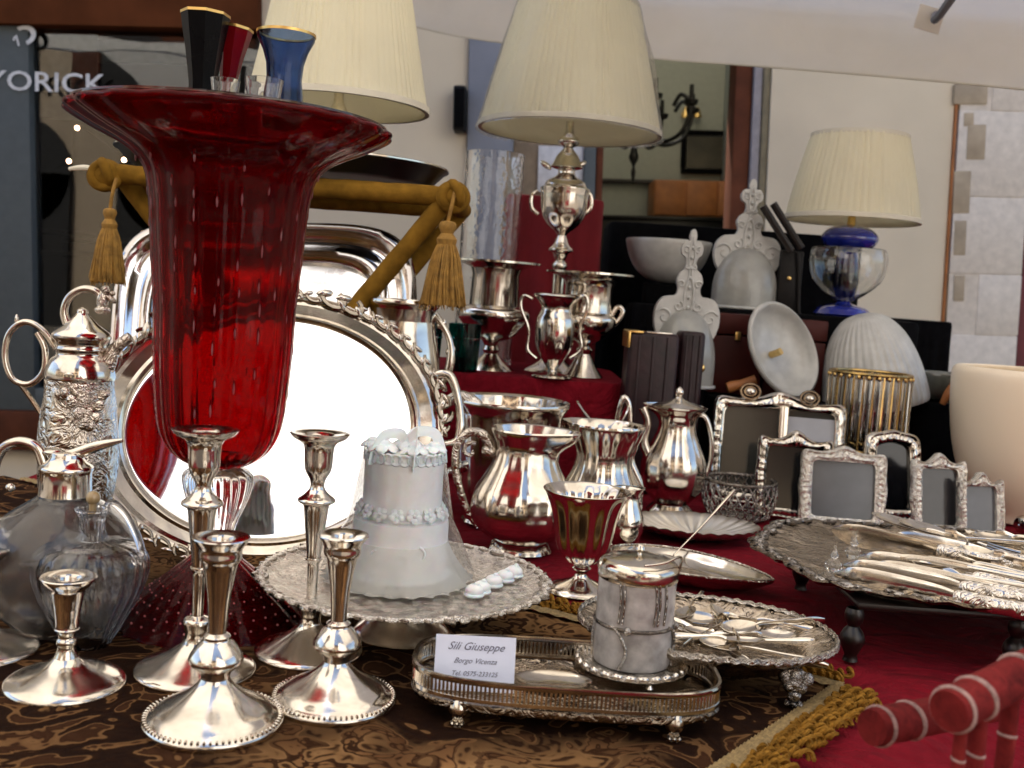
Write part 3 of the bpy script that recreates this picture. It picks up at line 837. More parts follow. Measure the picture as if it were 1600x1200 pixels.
rowsE = [(1072, 90), (1066, 91), (1058, 84), (1046, 54), (1036, 30), (1026, 18), (1012, 13), (1005, 15), (1000, 15), (995, 12), (986, 15), (982, 19), (977, 17), (950, 20), (924, 25), (918, 29), (911, 36), (904, 41), (900, 41)]
csE, PE = candlestick(LE, 'short silver candlestick with flared faceted socket at the left, before the small decanter', rowsE, 'short candlesticks')
build_cs(csE, PE, 5, 13)
csF = dup(csE, G(-30, 1018), 'short silver candlestick cut off by the left edge of the picture', (0, 0, .5))

# ================================================================== DECANTERS AND EWER AT LEFT
rib = lambda n, a: (lambda th, r, z: 1 + a * math.cos(n * th))
B = G(96, 985)
t = thing('claret_jug', 'large round hazy glass claret jug with silver collar and open lid at the left', 'jug', B)
P = prof(B, [(985, 48), (978, 62), (945, 98), (895, 120), (850, 118), (815, 98), (790, 64), (776, 42), (768, 38)])
obj('body', lathe(wall_of(P, .004), 72, rib(22, .006), sub=2), SMOKE, t)
P = prof(B, [(782, 36), (774, 40), (768, 39), (740, 38), (734, 40), (728, 39), (722, 30), (712, 24), (706, 22), (705, 1)])
obj('collar', lathe(P, 48, sub=2), SIL, t)
def L(B, px, row, dy=0):             # local point of a thing at B seen at px, row
    d = PX(px, row, B.y + dy); return d - B
obj('handle', tube([L(B, 70, 728), L(B, 58, 700), L(B, 30, 690), L(B, 2, 704), L(B, -12, 745), L(B, -10, 800), L(B, 8, 840)], [U(B, 9), U(B, 8), U(B, 8), U(B, 8), U(B, 8), U(B, 7), U(B, 8)], 12, 6), SIL, t)
obj('knob', ball(L(B, 16, 762, -.02), U(B, 7)), SIL, t)
obj('lid', join(tube([L(B, 80, 712), L(B, 110, 712), L(B, 150, 698), L(B, 192, 688)], [U(B, 5), U(B, 9), U(B, 8), U(B, 3)], 12, 5, .5), ball(L(B, 84, 706), (U(B, 16), U(B, 14), U(B, 6)))), SIL, t)

B = G(138, 1008)
t = thing('decanter', 'shouldered clear ribbed glass decanter with handle and amber stopper at the left', 'decanter', B)
P = prof(B, [(1010, 28), (1003, 34), (965, 55), (925, 76), (888, 86), (862, 80), (851, 60), (845, 30), (838, 21), (812, 19), (802, 22), (797, 26), (794, 26)])
obj('body', lathe(wall_of(P, .003), 120, rib(20, .022), sub=2), CLEARB, t)
obj('stopper', join(ball(P and (0, 0, lz(B, 778) - B.z), U(B, 11)), lathe([(U(B, 6), lz(B, 800) - B.z), (U(B, 6), lz(B, 786) - B.z)], 16)), plain('amber_stopper', (.35, .25, .12), .15, coat=.6), t)
obj('handle', tube([L(B, 158, 812), L(B, 172, 786), L(B, 192, 798), L(B, 210, 830), L(B, 220, 862), L(B, 212, 880)], [U(B, 6)] * 5 + [U(B, 7)], 10, 6), CLEARB, t)

B = G(116, 895)
t = thing('coffee_pot', 'ornate embossed silver coffee pot with loop handle and figural lid at the far left', 'coffee pot', B)
P = prof(B, [(872, 42), (866, 46), (855, 30), (835, 26), (805, 42), (760, 56), (700, 60), (650, 56), (615, 52), (600, 51), (592, 51)])
obj('lower_body', lathe(P, 64, lambda th, r, z: 1 + .03 * math.sin(5 * th + z * 40) * math.sin(z * 60), sub=3), SILE, t)
P = prof(B, [(592, 51), (586, 52), (575, 50), (562, 44), (554, 37), (549, 37), (545, 39), (540, 37), (534, 39), (529, 43), (524, 44)])
obj('neck', lathe(P, 56, sub=3), SIL, t)
P = prof(B, [(525, 44), (518, 40), (508, 26), (498, 16), (490, 9), (484, 8), (480, 1)])
obj('lid', lathe(P, 48, sub=3), SIL, t)
# figural finial: a small bird-like group of lumps on a scroll
q = L(B, 160, 470)
fin = obj('finial', join(ball(q, (U(B, 9), U(B, 8), U(B, 16))), ball(q + Vector((U(B, 4), 0, U(B, 17))), U(B, 7)), ball(q + Vector((U(B, 12), 0, U(B, 4))), (U(B, 11), U(B, 5), U(B, 5)), rot=(0, .6, 0)),
    ball(q + Vector((-U(B, 8), 0, U(B, 10))), (U(B, 5), U(B, 5), U(B, 9)), rot=(0, -.6, 0)), ball(q + Vector((U(B, 3), -U(B, 6), -U(B, 14))), (U(B, 13), U(B, 8), U(B, 7))), ball(q + Vector((U(B, 14), 0, U(B, 12))), (U(B, 6), U(B, 3), U(B, 4)))), SILE, t)
obj('lid_scroll', tube([L(B, 108, 512), L(B, 100, 488), L(B, 108, 465), L(B, 128, 452), L(B, 150, 455), L(B, 158, 470)], [U(B, 8), U(B, 6), U(B, 6), U(B, 6), U(B, 6), U(B, 5)], 12, 6), SIL, t)
obj('handle', join(tube([L(B, 88, 545), L(B, 66, 515), L(B, 38, 503), L(B, 14, 522), L(B, 8, 560), L(B, 20, 592), L(B, 46, 600), L(B, 68, 580), L(B, 70, 545), L(B, 58, 520)], [U(B, 5)] * 10, 10, 6),
    tube([L(B, 30, 598), L(B, 50, 625), L(B, 66, 650)], [U(B, 4)] * 3, 8, 4), ball(L(B, 26, 500), (U(B, 3), U(B, 3), U(B, 9)))), SIL, t)
obj('spout', tube([L(B, 150, 600), L(B, 168, 570), L(B, 180, 545), L(B, 204, 526)], [U(B, 17), U(B, 13), U(B, 10), U(B, 8)], 12, 6, .8), SILE, t)
obj('relief', join(*[ball(L(B, 118 + 46 * math.sin(a), 640 + 26 * math.sin(a * 3.7), -.052 * math.cos(a) * .9), (U(B, 8), U(B, 4), U(B, 10)), 8, 6, (0, a, 0)) for a in [x * .21 - 1.4 for x in range(14)]]), SILE, t)

# ================================================================== RED VASE
B = G(331, 966); VB = B
def flute(n, a):
    return lambda th, r, z: 1 + a * math.cos(n * th)
vs = thing('red_glass_vase', 'huge trumpet shaped ruby red glass vase with wide flat rim at left', 'vase', B)
P = prof(B, [(968, 143), (962, 144), (940, 122), (915, 92), (890, 62), (872, 40), (862, 30)])
obj('foot', lathe(wall_of(P, .003), 120, flute(22, .020), sub=3), REDG, vs)
P = prof(B, [(864, 32), (850, 26), (820, 30), (790, 42), (765, 50), (745, 53), (735, 46), (729, 30)])
obj('crystal_stem', lathe(P, 96, lambda th, r, z: 1 + .035 * math.cos(12 * th + z * 30), sub=3), CLEAR, vs)
rowsV = [(732, 6), (728, 34), (716, 60), (696, 80), (665, 93), (610, 100), (540, 105), (480, 107), (420, 112), (360, 117), (330, 119), (300, 123), (280, 127), (264, 135), (248, 151), (235, 174), (223, 201), (212, 222), (204, 236), (199, 243), (195, 246), (191, 245)]
P = prof(B, rowsV); PV = P
T = .006
inner = [(max(r - T, .0003), z + (T if i < 3 else 0)) for i, (r, z) in enumerate(P)]
full = [(p.x, p.y) for p in spline([(a, b, 0) for a, b in P], 4)]
inn = [(max(r - T, .0003), z + (T if z < P[2][1] else .0)) for r, z in full]
inn[-1] = (full[-1][0] - .004, full[-1][1] + .002)
obj('bowl', lathe(full + inn[::-1], 176, lambda th, r, z: 1 + .011 * math.cos(22 * th), sub=0), REDG, vs, smooth=60)
# drawn air bubbles lying in the flutes
bub = []
rb_ = random.Random(11)
for k in range(9):
    row = 262 + k * 48
    for i in range(22):
        if rb_.random() < (.25 if k < 5 else .6): continue
        z = lz(B, row + (24 if i % 2 else 0) + rb_.uniform(-15, 15)) - B.z
        r = None
        for a, b_ in zip(full, full[1:]):
            if min(a[1], b_[1]) <= z <= max(a[1], b_[1]) and abs(a[1] - b_[1]) > 1e-6:
                f = (z - a[1]) / (b_[1] - a[1]); r = a[0] + (b_[0] - a[0]) * f
        if r is None: continue
        th = 2 * PI * (i + rb_.uniform(-.12, .12)) / 22
        rr = r * (1 + .011 * math.cos(22 * th)) - .0008
        L_ = rb_.uniform(.005, .010)
        bub.append(ball((rr * math.cos(th), rr * math.sin(th), z), (.0012, .0013, L_), 6, 5, (0, 0, th)))
obj('bubbles', join(*bub), plain('pinkish_bubble', (.19, .035, .045), .3, spec=.6), vs, kind='stuff')
# bubbles in the foot
bub = []
for k in range(7):
    f = k / 6.5; r = U(B, 136 - 92 * f); z = lz(B, 952 - 66 * f) - B.z + .004
    for i in range(36):
        th = 2 * PI * (i + .5 * (k % 2)) / 36
        bub.append(ball((r * math.cos(th), r * math.sin(th), z), .0013 * (1 - .4 * f), 6, 4))
obj('bubbles', join(*bub), plain('red_bubble', (.40, .10, .12), .2, coat=.5), vs, kind='stuff')
rimz = B.z + P[-1][1]
sh = thing('glass_disc', 'thin clear glass disc lying on the rim of the big red vase', 'glass plate', (B.x, B.y, rimz + .0025))
obj('plate', lathe([(.001, 0), (.115, 0), (.1155, .0015), (.115, .003), (.001, .003)], 64), CLEAR, sh)
# ring it stands on would be the rim: a clear collar under it reaches the vase
rr_ = PV[-1][0]
obj('support_ring', lathe([(rr_ - .004, 0), (rr_ - .004, .002), (.112, .0028), (.112, .0002)], 64), CLEAR, sh)
def on_rim(px, dy): 
    p = PX(px, 150, VB.y + dy); return Vector((p.x, p.y, rimz + .006))
def small_vase(px, dy, rows, mat, lab, name='bud_vase', cat='vase', seg=8, trim=True, tilt=0):
    Bq = on_rim(px, dy)
    t = thing(name, lab, cat, Bq, (0, tilt, .3), None)
    P = prof(Bq, rows); z0 = P[0][1]
    P = [(.0005, 0)] + [(P[0][0], 0)] + P[1:]
    obj('body', lathe(wall_of(P, .002)[:-1], seg, sub=0), mat, t, smooth=25 if seg < 20 else 60)
    if trim: obj('gilt_rim', lathe([(P[-1][0] - .0022, P[-1][1]), (P[-1][0] + .0006, P[-1][1] - .0005), (P[-1][0] + .0006, P[-1][1] + .0022), (P[-1][0] - .0022, P[-1][1] + .0018), (P[-1][0] - .0022, P[-1][1])], seg), GOLDT, t)
    return t
small_vase(316, .03, [(170, 20), (130, 21), (80, 28), (40, 35), (24, 37)], BLACKG, 'black faceted glass vase with gilt rim standing on top of the red vase')
small_vase(350, .055, [(172, 11), (130, 13), (90, 18), (55, 25), (44, 27)], REDO, 'slim deep red faceted glass vase with gilt rim behind the black one', tilt=R(5))
small_vase(443, .03, [(170, 30), (150, 30), (125, 27), (100, 29), (80, 35), (62, 44), (55, 45)], BLUEG, 'blue waisted glass vase with gilt rim right of the black vase', seg=32)
small_vase(351, -.05, [(160, 18), (138, 21), (124, 23)], CLEARB, 'small clear cut glass salt in front of the slim red vase', 'salt_cellar', 'glass dish', 24, False)
small_vase(412, -.05, [(160, 22), (140, 28), (124, 30)], CLEARB, 'small clear cut glass dish in front of the blue vase', 'salt_cellar', 'glass dish', 24, False)

# ================================================================== OVAL TRAY, LEANING
Yt = 1.34
cen = PX(432, 668, Yt); Dt = proj(cen)[2]
a_, b_ = 285 * Dt / FPX, 216 * Dt / FPX
t = thing('oval_tray', 'large oval silver tray with scrolled border standing upright, mirroring the added white house', 'tray', cen, (0, 0, 0))
t.rotation_euler = (Matrix.Rotation(R(27), 3, 'Z') @ Matrix.Rotation(R(90 - 15), 3, 'X') @ Matrix.Rotation(R(6), 3, 'Z')).to_euler()
se = superell(a_, b_, 2.0)
obj('mirror_plate', polar(se, [(.001, .0), (.4, .0), (.76, .0), (.785, .001)], 128), MIR, t, smooth=180)
obj('border', polar(se, [(.785, .001), (.80, .006), (.82, .008), (.84, .006), (.87, .010), (.90, .014), (.925, .013), (.945, .017), (.965, .018), (.975, .014), (.97, .008), (.90, .002), (.78, -.004), (.001, -.004)], 160), SIL, t)
sc_ = []
def scrollpiece(out, th, s, size, zz):
    x, y = out(th); ang = math.atan2(y, x) + PI / 2
    M = RT((x * s, y * s, zz), (0, 0, ang))
    q = join(torus((0, 0, 0), size, size * .32, 10, 6, sx=1.5, arc=PI * 1.4), ball((size * 1.2, -size * .2, 0), (size * 1.1, size * .5, size * .5), 8, 5, (0, 0, .5)), ball((-size * 1.3, size * .3, 0), (size * .9, size * .45, size * .45), 8, 5, (0, 0, -.6)))
    return xf(q, M)
N = 54
for i in range(N):
    th = 2 * PI * i / N
    big = 1.6 if i % 9 in (0, 1) else 1.0
    sc_.append(scrollpiece(se, th, .975 + .01 * (big > 1), .0068 * big, .017))
obj('scroll_border', join(*sc_), SIL, t)
hd = []
for s in (-1, 1):
    obj('handle', tube([(s * a_ * .95, .05, .012), (s * a_ * 1.035, .045, .022), (s * a_ * 1.06, 0, .026), (s * a_ * 1.035, -.045, .022), (s * a_ * .95, -.05, .012)], [.006, .007, .006, .007, .006], 10, 6), SIL, t)

# rectangular tray behind
Y2 = 1.70
cen = PX(412, 570, Y2); D2 = proj(cen)[2]
t = thing('rectangular_tray', 'rounded rectangular polished silver tray standing behind the oval one', 'tray', cen)
t.rotation_euler = (Matrix.Rotation(R(90 - 12), 3, 'X') @ Matrix.Rotation(R(3), 3, 'Z')).to_euler()
se = superell(238 * D2 / FPX, 226 * D2 / FPX, 5.5)
obj('plate', polar(se, [(.001, .0), (.5, .0), (.70, .0), (.73, .002)], 160), TRAYM, t, smooth=180)
obj('rim', polar(se, [(.73, .002), (.76, .012), (.80, .016), (.84, .008), (.87, .004), (.90, .010), (.945, .022), (.98, .022), (1.0, .012), (.99, .004), (.73, -.004), (.001, -.004)], 160), TRAYM, t, smooth=60)

# ================================================================== GOLD VELVET FOLDING STOOL with black tray
Ys = 1.60
t = thing('folding_stool', 'folding stool wrapped in gold velvet with knotted corners and tassels', 'stool', (0, 0, 0))
def gt(P, r, name='rail', mat=VELV, seg=14):
    """wrapped tube, slightly uneven"""
    Q = spline(P, 10); rr = [r * (1 + .025 * math.sin(i * 1.3) + .03 * math.sin(i * 2.9)) for i in range(len(Q))]
    return obj(name, tube(Q, rr, seg, 1), mat, t)
cl, cr = PX(162, 270, Ys), PX(708, 308, Ys)
rr0 = 15.5 * Ys / FPX
gt([cl, cl.lerp(cr, .3) + Vector((0, 0, -.002)), cl.lerp(cr, .7), cr], rr0)
back = Vector((0, .26, 0))
gt([cl + back, cl.lerp(cr, .5) + back, cr + back], rr0)
gt([cl, cl + back * .5, cl + back], rr0); gt([cr, cr + back * .5, cr + back], rr0)
def legto(a, px, row, Y, zend):
    b = PX(px, row, Y); d = (b - a); k = (zend - a.z) / d.z; return a + d * k
zt = TZ + .016
lr = legto(cr, 560, 478, Ys, zt); ll = legto(cl + Vector((.03, .02, 0)), 238, 335, Ys + .02, zt)
gt([cr + Vector((-.01, 0, -.005)), cr.lerp(lr, .5), lr], 15 * Ys / FPX, 'leg')
ll = Vector((cr.x - .12, Ys + .05, zt))
cl2 = cl + Vector((.02, .045, -.01))
gt([cl2, cl2.lerp(ll, .5), ll], 15 * Ys / FPX, 'leg')
lr2 = lr + back * .9; gt([cr + back, (cr + back).lerp(lr2, .5), lr2], 15 * Ys / FPX, 'leg')
ll3 = ll + back * .7; gt([cl2 + back * .9, (cl2 + back * .9).lerp(ll3, .5), ll3], 15 * Ys / FPX, 'leg')
for (px, row, Y) in ((164, 274, Ys - .01), (708, 308, Ys - .01)):
    q = PX(px, row, Y); u_ = 1.09 * 1e-3
    kn = obj('knot', join(ball(q, (20 * u_, 17 * u_, 19 * u_), 18, 12), torus(q, 17 * u_, 8 * u_, 24, 10, (1.2, .4, 0)), torus(q + Vector((0, -.007, 0)), 14 * u_, 7 * u_, 24, 10, (1.6, -.7, .3)), torus(q + Vector((.003, -.005, .004)), 15 * u_, 7 * u_, 24, 10, (.3, 1.2, .8))), VELV, t)
def tassel(top, H, Wd, lab=None):
    n = 90
    tp = obj('tassel', lathe([(.001, 0), (Wd * .35, -.002), (Wd * .42, -H * .08), (Wd * .30, -H * .15), (Wd * .50, -H * .22), (Wd * .40, -H * .30)], 24, sub=2), TASS, t, loc=top)
    sk = []
    rows = []
    for k, (r, z) in enumerate([(Wd * .38, -H * .27), (Wd * .60, -H * .42), (Wd * .78, -H * .65), (Wd * .92, -H * .88), (Wd * .98, -H), (Wd * .5, -H * .97), (.001, -H * .9)]):
        rows.append([(r * (1 + .10 * math.cos(18 * 2 * PI * j / n + z * 9) + .05 * math.sin(31 * 2 * PI * j / n)) * math.cos(2 * PI * j / n), r * (1 + .10 * math.cos(18 * 2 * PI * j / n + z * 9)) * math.sin(2 * PI * j / n), z + (.003 * math.sin(j * 2.7) if k > 3 else 0)) for j in range(n)])
    obj('skirt', grid(rows), TASS, tp)
    rs = random.Random(int(H * 1e4)); st_ = []
    for i in range(110):
        a = rs.uniform(0, 2 * PI); q = rs.uniform(.92, 1.08); ln = rs.uniform(.92, 1.07)
        st_.append(tube([(Wd * f * q * math.cos(a + g), Wd * f * q * math.sin(a + g), z) for f, z, g in ((.40, -H * .28, 0), (.64, -H * .45, .04), (.82, -H * .7, -.03), (.98 * q, -H * ln, .05))], [.0009, .0011, .0011, .0006], 5, 3))
    obj('threads', join(*st_), TASS, tp, kind='stuff')
    obj('cord', tube([(0, 0, -.002), (.004, -.004, .02), (.008, 0, .045)], .0028, 8, 4), TASS, tp)
tassel(PX(700, 345, Ys - .03), .128, .032)
tassel(PX(172, 325, Ys - .03), .112, .024)
obj('cord', tube([PX(150, 265, Ys - .02), PX(130, 262, Ys - .02), PX(108, 264, Ys - .02)], [.004, .0045, .003], 8, 4), SHADEW, t)
# black tray on the stool
q = PX(452, 268, Ys + .14)
tz_ = cl.lerp(cr, .5).z + rr0 * 1.05
bt = thing('lacquer_tray', 'black oval lacquer tray with a highlight line along its rim lying on the gold stool', 'tray', (q.x - .01, Ys + .15, tz_ + .012))
# it lies on the slightly sloping rails
sl = math.atan2(cr.z - cl.z, cr.x - cl.x)
bt.rotation_euler = (0, -sl, 0)
se = superell(.27, .20, 2.2)
obj('plate', polar(se, [(.001, -.004), (.85, -.004), (.92, .0), (1.0, .022), (1.02, .024), (.99, .026), (.91, .004), (.84, .001), (.001, .001)], 96), LACQ, bt)
obj('rim_highlight', tube([(se(2 * PI * i / 64)[0] * 1.015, se(2 * PI * i / 64)[1] * 1.015, .0262) for i in range(65)], .0022, 6, 1), SIL, bt)  # silver line stands in for the bright highlight along the rim

# ================================================================== LAMPS
def pleat_shade(t, B, rows, n=80, amp=.012, th=.0012, lab=None):
    """rows: bottom to top"""
    P = prof(B, rows); full = [(p.x, p.y) for p in spline([(a, b, 0) for a, b in P], 5)]
    r1 = random.Random(n)
    ph = [r1.uniform(.3, 1.9) for _ in range(n)]
    def f(th_, r, z):
        k = th_ / (2 * PI) * n; i = int(k) % n
        return 1 + amp * ph[i] * (abs(math.sin(k * PI)) - .5)
    sh = obj('shade', lathe(full, n * 4, f), SHADE, t, smooth=50)
    inn = [(r - .004, z) for r, z in full]
    obj('lining', lathe(inn, n * 2, lambda th_, r, z: 1 + amp * .7 * math.sin(th_ * n)), SHADE, sh, smooth=60)
    rb, zb = P[0]; rt_, zt_ = P[-1]
    obj('trim', lathe([(rb - .005, zb - .001), (rb + .003, zb - .001), (rb + .003, zb + .009), (rb - .002, zb + .010)], 96), SHADEW, sh)
    obj('trim', lathe([(rt_ - .004, zt_ - .008), (rt_ + .002, zt_ - .007), (rt_ + .002, zt_ + .002), (rt_ - .004, zt_ + .002)], 96), SHADEW, sh)
    # spider ring that carries the shade
    zc = zt_ - .015
    obj('carrier', join(*[tube([(0, 0, zc), (math.cos(a) * rt_, math.sin(a) * rt_, zt_ - .004)], .0012, 6, 1) for a in (0.3, 2.4, 4.5)], tube([(0, 0, zb + .03), (0, 0, zc)], .003, 8, 1)), BRASS, t)
    return sh
# lamp behind vase, on the lacquer tray
Bq = PX(524, 262, Ys + .17); Bq.z = tz_ + .016
t = thing('table_lamp', 'table lamp with tall ivory pleated shade partly behind the red vase', 'lamp', Bq)
pleat_shade(t, Bq, [(168, 139), (90, 124), (0, 107), (-70, 92)])
P = prof(Bq, [(262, 48), (256, 48), (250, 30), (240, 14), (225, 18), (205, 24), (180, 18), (160, 8), (140, 7)])
obj('stand', lathe([(.001, P[0][1])] + P + [(.001, P[-1][1])], 40, sub=3), SIL, t)
# silver urn lamp
Bq = PX(862, 585, 2.12); Bq.z = RZ + .001
t = thing('table_lamp', 'silver urn table lamp with ivory pleated shade in the middle of the stall', 'lamp', Bq)
shd = pleat_shade(t, Bq, [(207, 141), (140, 126), (70, 109), (8, 94)])
rows = [(584, 42), (578, 42), (570, 30), (556, 14), (520, 9), (470, 9), (430, 9), (424, 8), (418, 11), (412, 11), (407, 7), (402, 10), (396, 12), (392, 19), (388, 18), (382, 12), (374, 9), (368, 7), (362, 12), (352, 24), (335, 34), (315, 37), (300, 38), (295, 39), (291, 33), (284, 30), (276, 16), (270, 13), (265, 14), (262, 25), (256, 22), (246, 18), (238, 12), (231, 7), (226, 15), (219, 17), (214, 13), (208, 7), (190, 6)]
P = prof(Bq, rows)
obj('stand', lathe([(.001, P[0][1])] + P[:19], 48, sub=2), SIL, t)
obj('urn', lathe(P[18:29], 56, sub=2), SIL, t)
obj('neck', lathe(P[28:], 48, sub=2), SIL, t)
for s in (-1, 1):
    obj('handle', join(tube([L(Bq, 880 + s * 36 - 3, 335), L(Bq, 880 + s * 46 - 3, 325), L(Bq, 880 + s * 46 - 3, 306), L(Bq, 880 + s * 36 - 3, 298)], .004, 8, 5), xf(ball((0, 0, 0), (.014, .006, .006)), RT(L(Bq, 880 + s * 27, 258), (0, s * -.6, 0)))), SIL, t)
# wrinkled clear film round the shade
P = prof(Bq, [(210, 146), (205, 145), (140, 130), (70, 113), (10, 97), (6, 92)])
def wr(th_, r, z):
    return 1 + .018 * noise.noise(Vector((math.cos(th_) * 3, math.sin(th_) * 3, z * 9))) + .012 * abs(noise.noise(Vector((math.cos(th_) * 8, math.sin(th_) * 8, z * 16)))) + (.05 * math.exp(-((th_ - 6.0) ** 2) * 60) * math.exp(-((z - .62) ** 2) * 300))
obj('plastic_wrap', lathe([(p.x, p.y) for p in spline([(a, b, 0) for a, b in P], 8)], 120, wr), FILM, t, smooth=15)

# blue glass lamp on the right
Bq = PX(1316, 492, 2.34); Bq.z = R2
t = thing('table_lamp', 'small table lamp of cobalt blue glass and clear bowl with ivory shade at right', 'lamp', Bq)
pleat_shade(t, Bq, [(346, 101), (300, 93), (250, 82), (213, 73)], 60, .018)
P = prof(Bq, [(494, 42), (488, 42), (480, 34), (474, 12), (468, 10)])
obj('foot', lathe([(.001, 0)] + P, 48, sub=2), BLUEC, t)
P = prof(Bq, [(470, 14), (460, 30), (440, 52), (420, 59), (402, 60), (390, 56)])
obj('glass_bowl', lathe(wall_of(P, .003), 56, sub=2), CLEAR, t)
P = prof(Bq, [(470, 13), (440, 20), (405, 17), (393, 14)])
obj('stem', lathe(P, 32, sub=2), BLUEC, t)
P = prof(Bq, [(396, 8), (390, 30), (378, 42), (368, 42), (358, 32), (352, 12)])
obj('glass_ball', lathe(P, 48, sub=3), BLUEC, t)
P = prof(Bq, [(354, 7), (340, 6), (330, 5)])
obj('fitting', lathe(P, 16), BRASS, t)

# ================================================================== SILVER CUPS ON THE RED RISER
def onz(px, row, Y, z):              # a base point: column under px,row at depth Y, on height z
    p = PX(px, row, Y); q = Vector((p.x, Y, z)); return q
B = onz(765, 578, 2.06, RZ)
t = thing('wine_cooler', 'silver wine cooler with very wide flat rim, left on the red riser', 'wine cooler', B)
P = prof(B, [(580, 36), (574, 35), (562, 21), (552, 11), (546, 14), (540, 11), (532, 16), (524, 35), (506, 50), (494, 58), (484, 56), (480, 48)])
obj('foot', lathe([(.001, P[0][1])] + P[:7], 48, sub=2), SIL, t)
obj('bowl', lathe(P[6:], 56, sub=2), SIL, t)
P = prof(B, [(481, 48), (477, 39), (430, 37), (420, 40), (414, 52), (411, 69), (408, 69), (411, 54), (418, 38), (430, 34), (470, 34), (474, 1)])
obj('drum', lathe(P, 56), SIL, t)
B = onz(910, 588, 2.02, RZ)
t = thing('wine_cooler', 'silver wine cooler with wide rim and scroll handles, right on the red riser', 'wine cooler', B)
P = prof(B, [(590, 30), (584, 29), (572, 20), (560, 14), (553, 10), (546, 13), (541, 8), (535, 13), (528, 26), (514, 42), (502, 46), (494, 45), (488, 39)])
obj('foot', lathe([(.001, P[0][1])] + P[:8], 48, sub=2), SIL, t)
obj('bowl', lathe(P[7:], 56, sub=2), SIL, t)
P = prof(B, [(489, 39), (480, 37), (448, 37), (438, 42), (432, 54), (429, 69), (426, 69), (429, 54), (436, 39), (448, 34), (480, 34), (484, 1)])
obj('drum', lathe(P, 56), SIL, t)
for s in (-1, 1):
    obj('handle', tube([L(B, 911 + s * 42, 514), L(B, 911 + s * 56, 500), L(B, 911 + s * 62, 486), L(B, 911 + s * 54, 480), L(B, 911 + s * 44, 494)], [U(B, 4)] * 5, 10, 6), SIL, t)
B = onz(862, 588, 1.955, RZ)
t = thing('trophy_cup', 'covered silver trophy cup with two long thin handles, front of the red riser', 'trophy', B)
P = prof(B, [(590, 30), (587, 30), (585, 26), (582, 12), (578, 8), (570, 12), (556, 21), (540, 28), (520, 31), (500, 30), (490, 26), (484, 24), (478, 25), (470, 31), (464, 37), (461, 37), (459, 33), (462, 24), (480, 20)])
obj('body', lathe([(.001, P[0][1])] + P + [(.001, P[-1][1])], 56, lambda th, r, z: 1 + (.03 * math.cos(12 * th) if .02 < z < .07 else 0), sub=2), SIL, t)
for s in (-1, 1):
    obj('handle', tube([L(B, 866 + s * 33, 468), L(B, 866 + s * 48, 462), L(B, 866 + s * 52, 480), L(B, 866 + s * 40, 515), L(B, 866 + s * 42, 545), L(B, 864 + s * 26, 560)], [U(B, 2.6)] * 6, 8, 6), SIL, t)
# big handled urn peeping past the oval tray
B = onz(622, 610, 1.62, TZ)
t = thing('silver_urn', 'large silver urn with leafy scroll handle, mostly hidden behind the oval tray', 'urn', B)
P = prof(B, [(760, 40), (750, 38), (730, 18), (700, 20), (670, 45), (620, 62), (560, 62), (520, 54), (490, 50), (478, 56), (472, 58)])
P = [(P[0][0], 0)] + P[1:]
obj('body', lathe([(.001, 0)] + P + [(P[-1][0] - .004, P[-1][1]), (P[-1][0] - .01, P[-1][1] - .06)], 56, sub=2), SIL, t)
obj('handle', join(tube([L(B, 664, 512), L(B, 650, 492), L(B, 662, 478), L(B, 684, 498), L(B, 702, 530), L(B, 704, 565), L(B, 694, 595), L(B, 676, 606), L(B, 668, 598)], [U(B, x) for x in (3, 5, 7, 6, 5, 7, 6, 5, 3)], 10, 6),
    *[ball(L(B, a, b), (U(B, 7), U(B, 5), U(B, 9)), 8, 6, (0, .7, 0)) for a, b in ((690, 506), (704, 548), (699, 585), (676, 488))]), SIL, t)
# glass cylinder vase
B = onz(762, 420, 2.22, RZ + .001)
t = thing('glass_cylinder_vase', 'tall straight clear glass cylinder vase left of the silver urn lamp', 'vase', B)
P = prof(B, [(560, 46), (420, 46), (300, 46), (240, 46)]); P[0] = (P[0][0], .0)
obj('body', lathe([(.001, .0)] + P + [(P[-1][0] - .004, P[-1][1]), (P[0][0] - .004, .012), (.001, .012)], 64), CLEARB, t)
for i, (px, row, Y, lab) in enumerate(((722, 586, 1.97, 'right one of two dark teal glass tumblers by the scroll handle'), (662, 584, 1.95, 'left one of two dark teal glass tumblers, behind the scroll handle'))):
    B = onz(px, row, Y, RZ)
    t = thing('tumbler', lab, 'tumbler', B, group='teal glass tumblers')
    h = U(B, 74); r = U(B, 26)
    obj('body', lathe(wall_of([(.001, 0), (r * .86, 0), (r * .88, .006), (r * .95, h * .6), (r, h)], .003)[:-1], 40), TEALG, t)
    obj('band', torus((0, 0, h * .7), r * .97, .0015, 40, 6), TEALG, t)
# upper red draped block behind
draped_box('display_block', 'tall block draped in dark red cloth behind the silver urn lamp', 'display riser', PX(796, 310, 2.4).x, PX(946, 310, 2.4).x, 2.38, 2.62, TZ - .05, PX(870, 308, 2.4).z, REDV)

# ================================================================== JUGS IN THE MIDDLE
def lip(th0, amt, zmin):             # pulls a rim out to a pouring lip
    def f(th, r, z):
        if z < zmin: return 1
        d = math.atan2(math.sin(th - th0), math.cos(th - th0))
        return 1 + amt * math.exp(-d * d * 4) * min(1, (z - zmin) / .02)
    return f
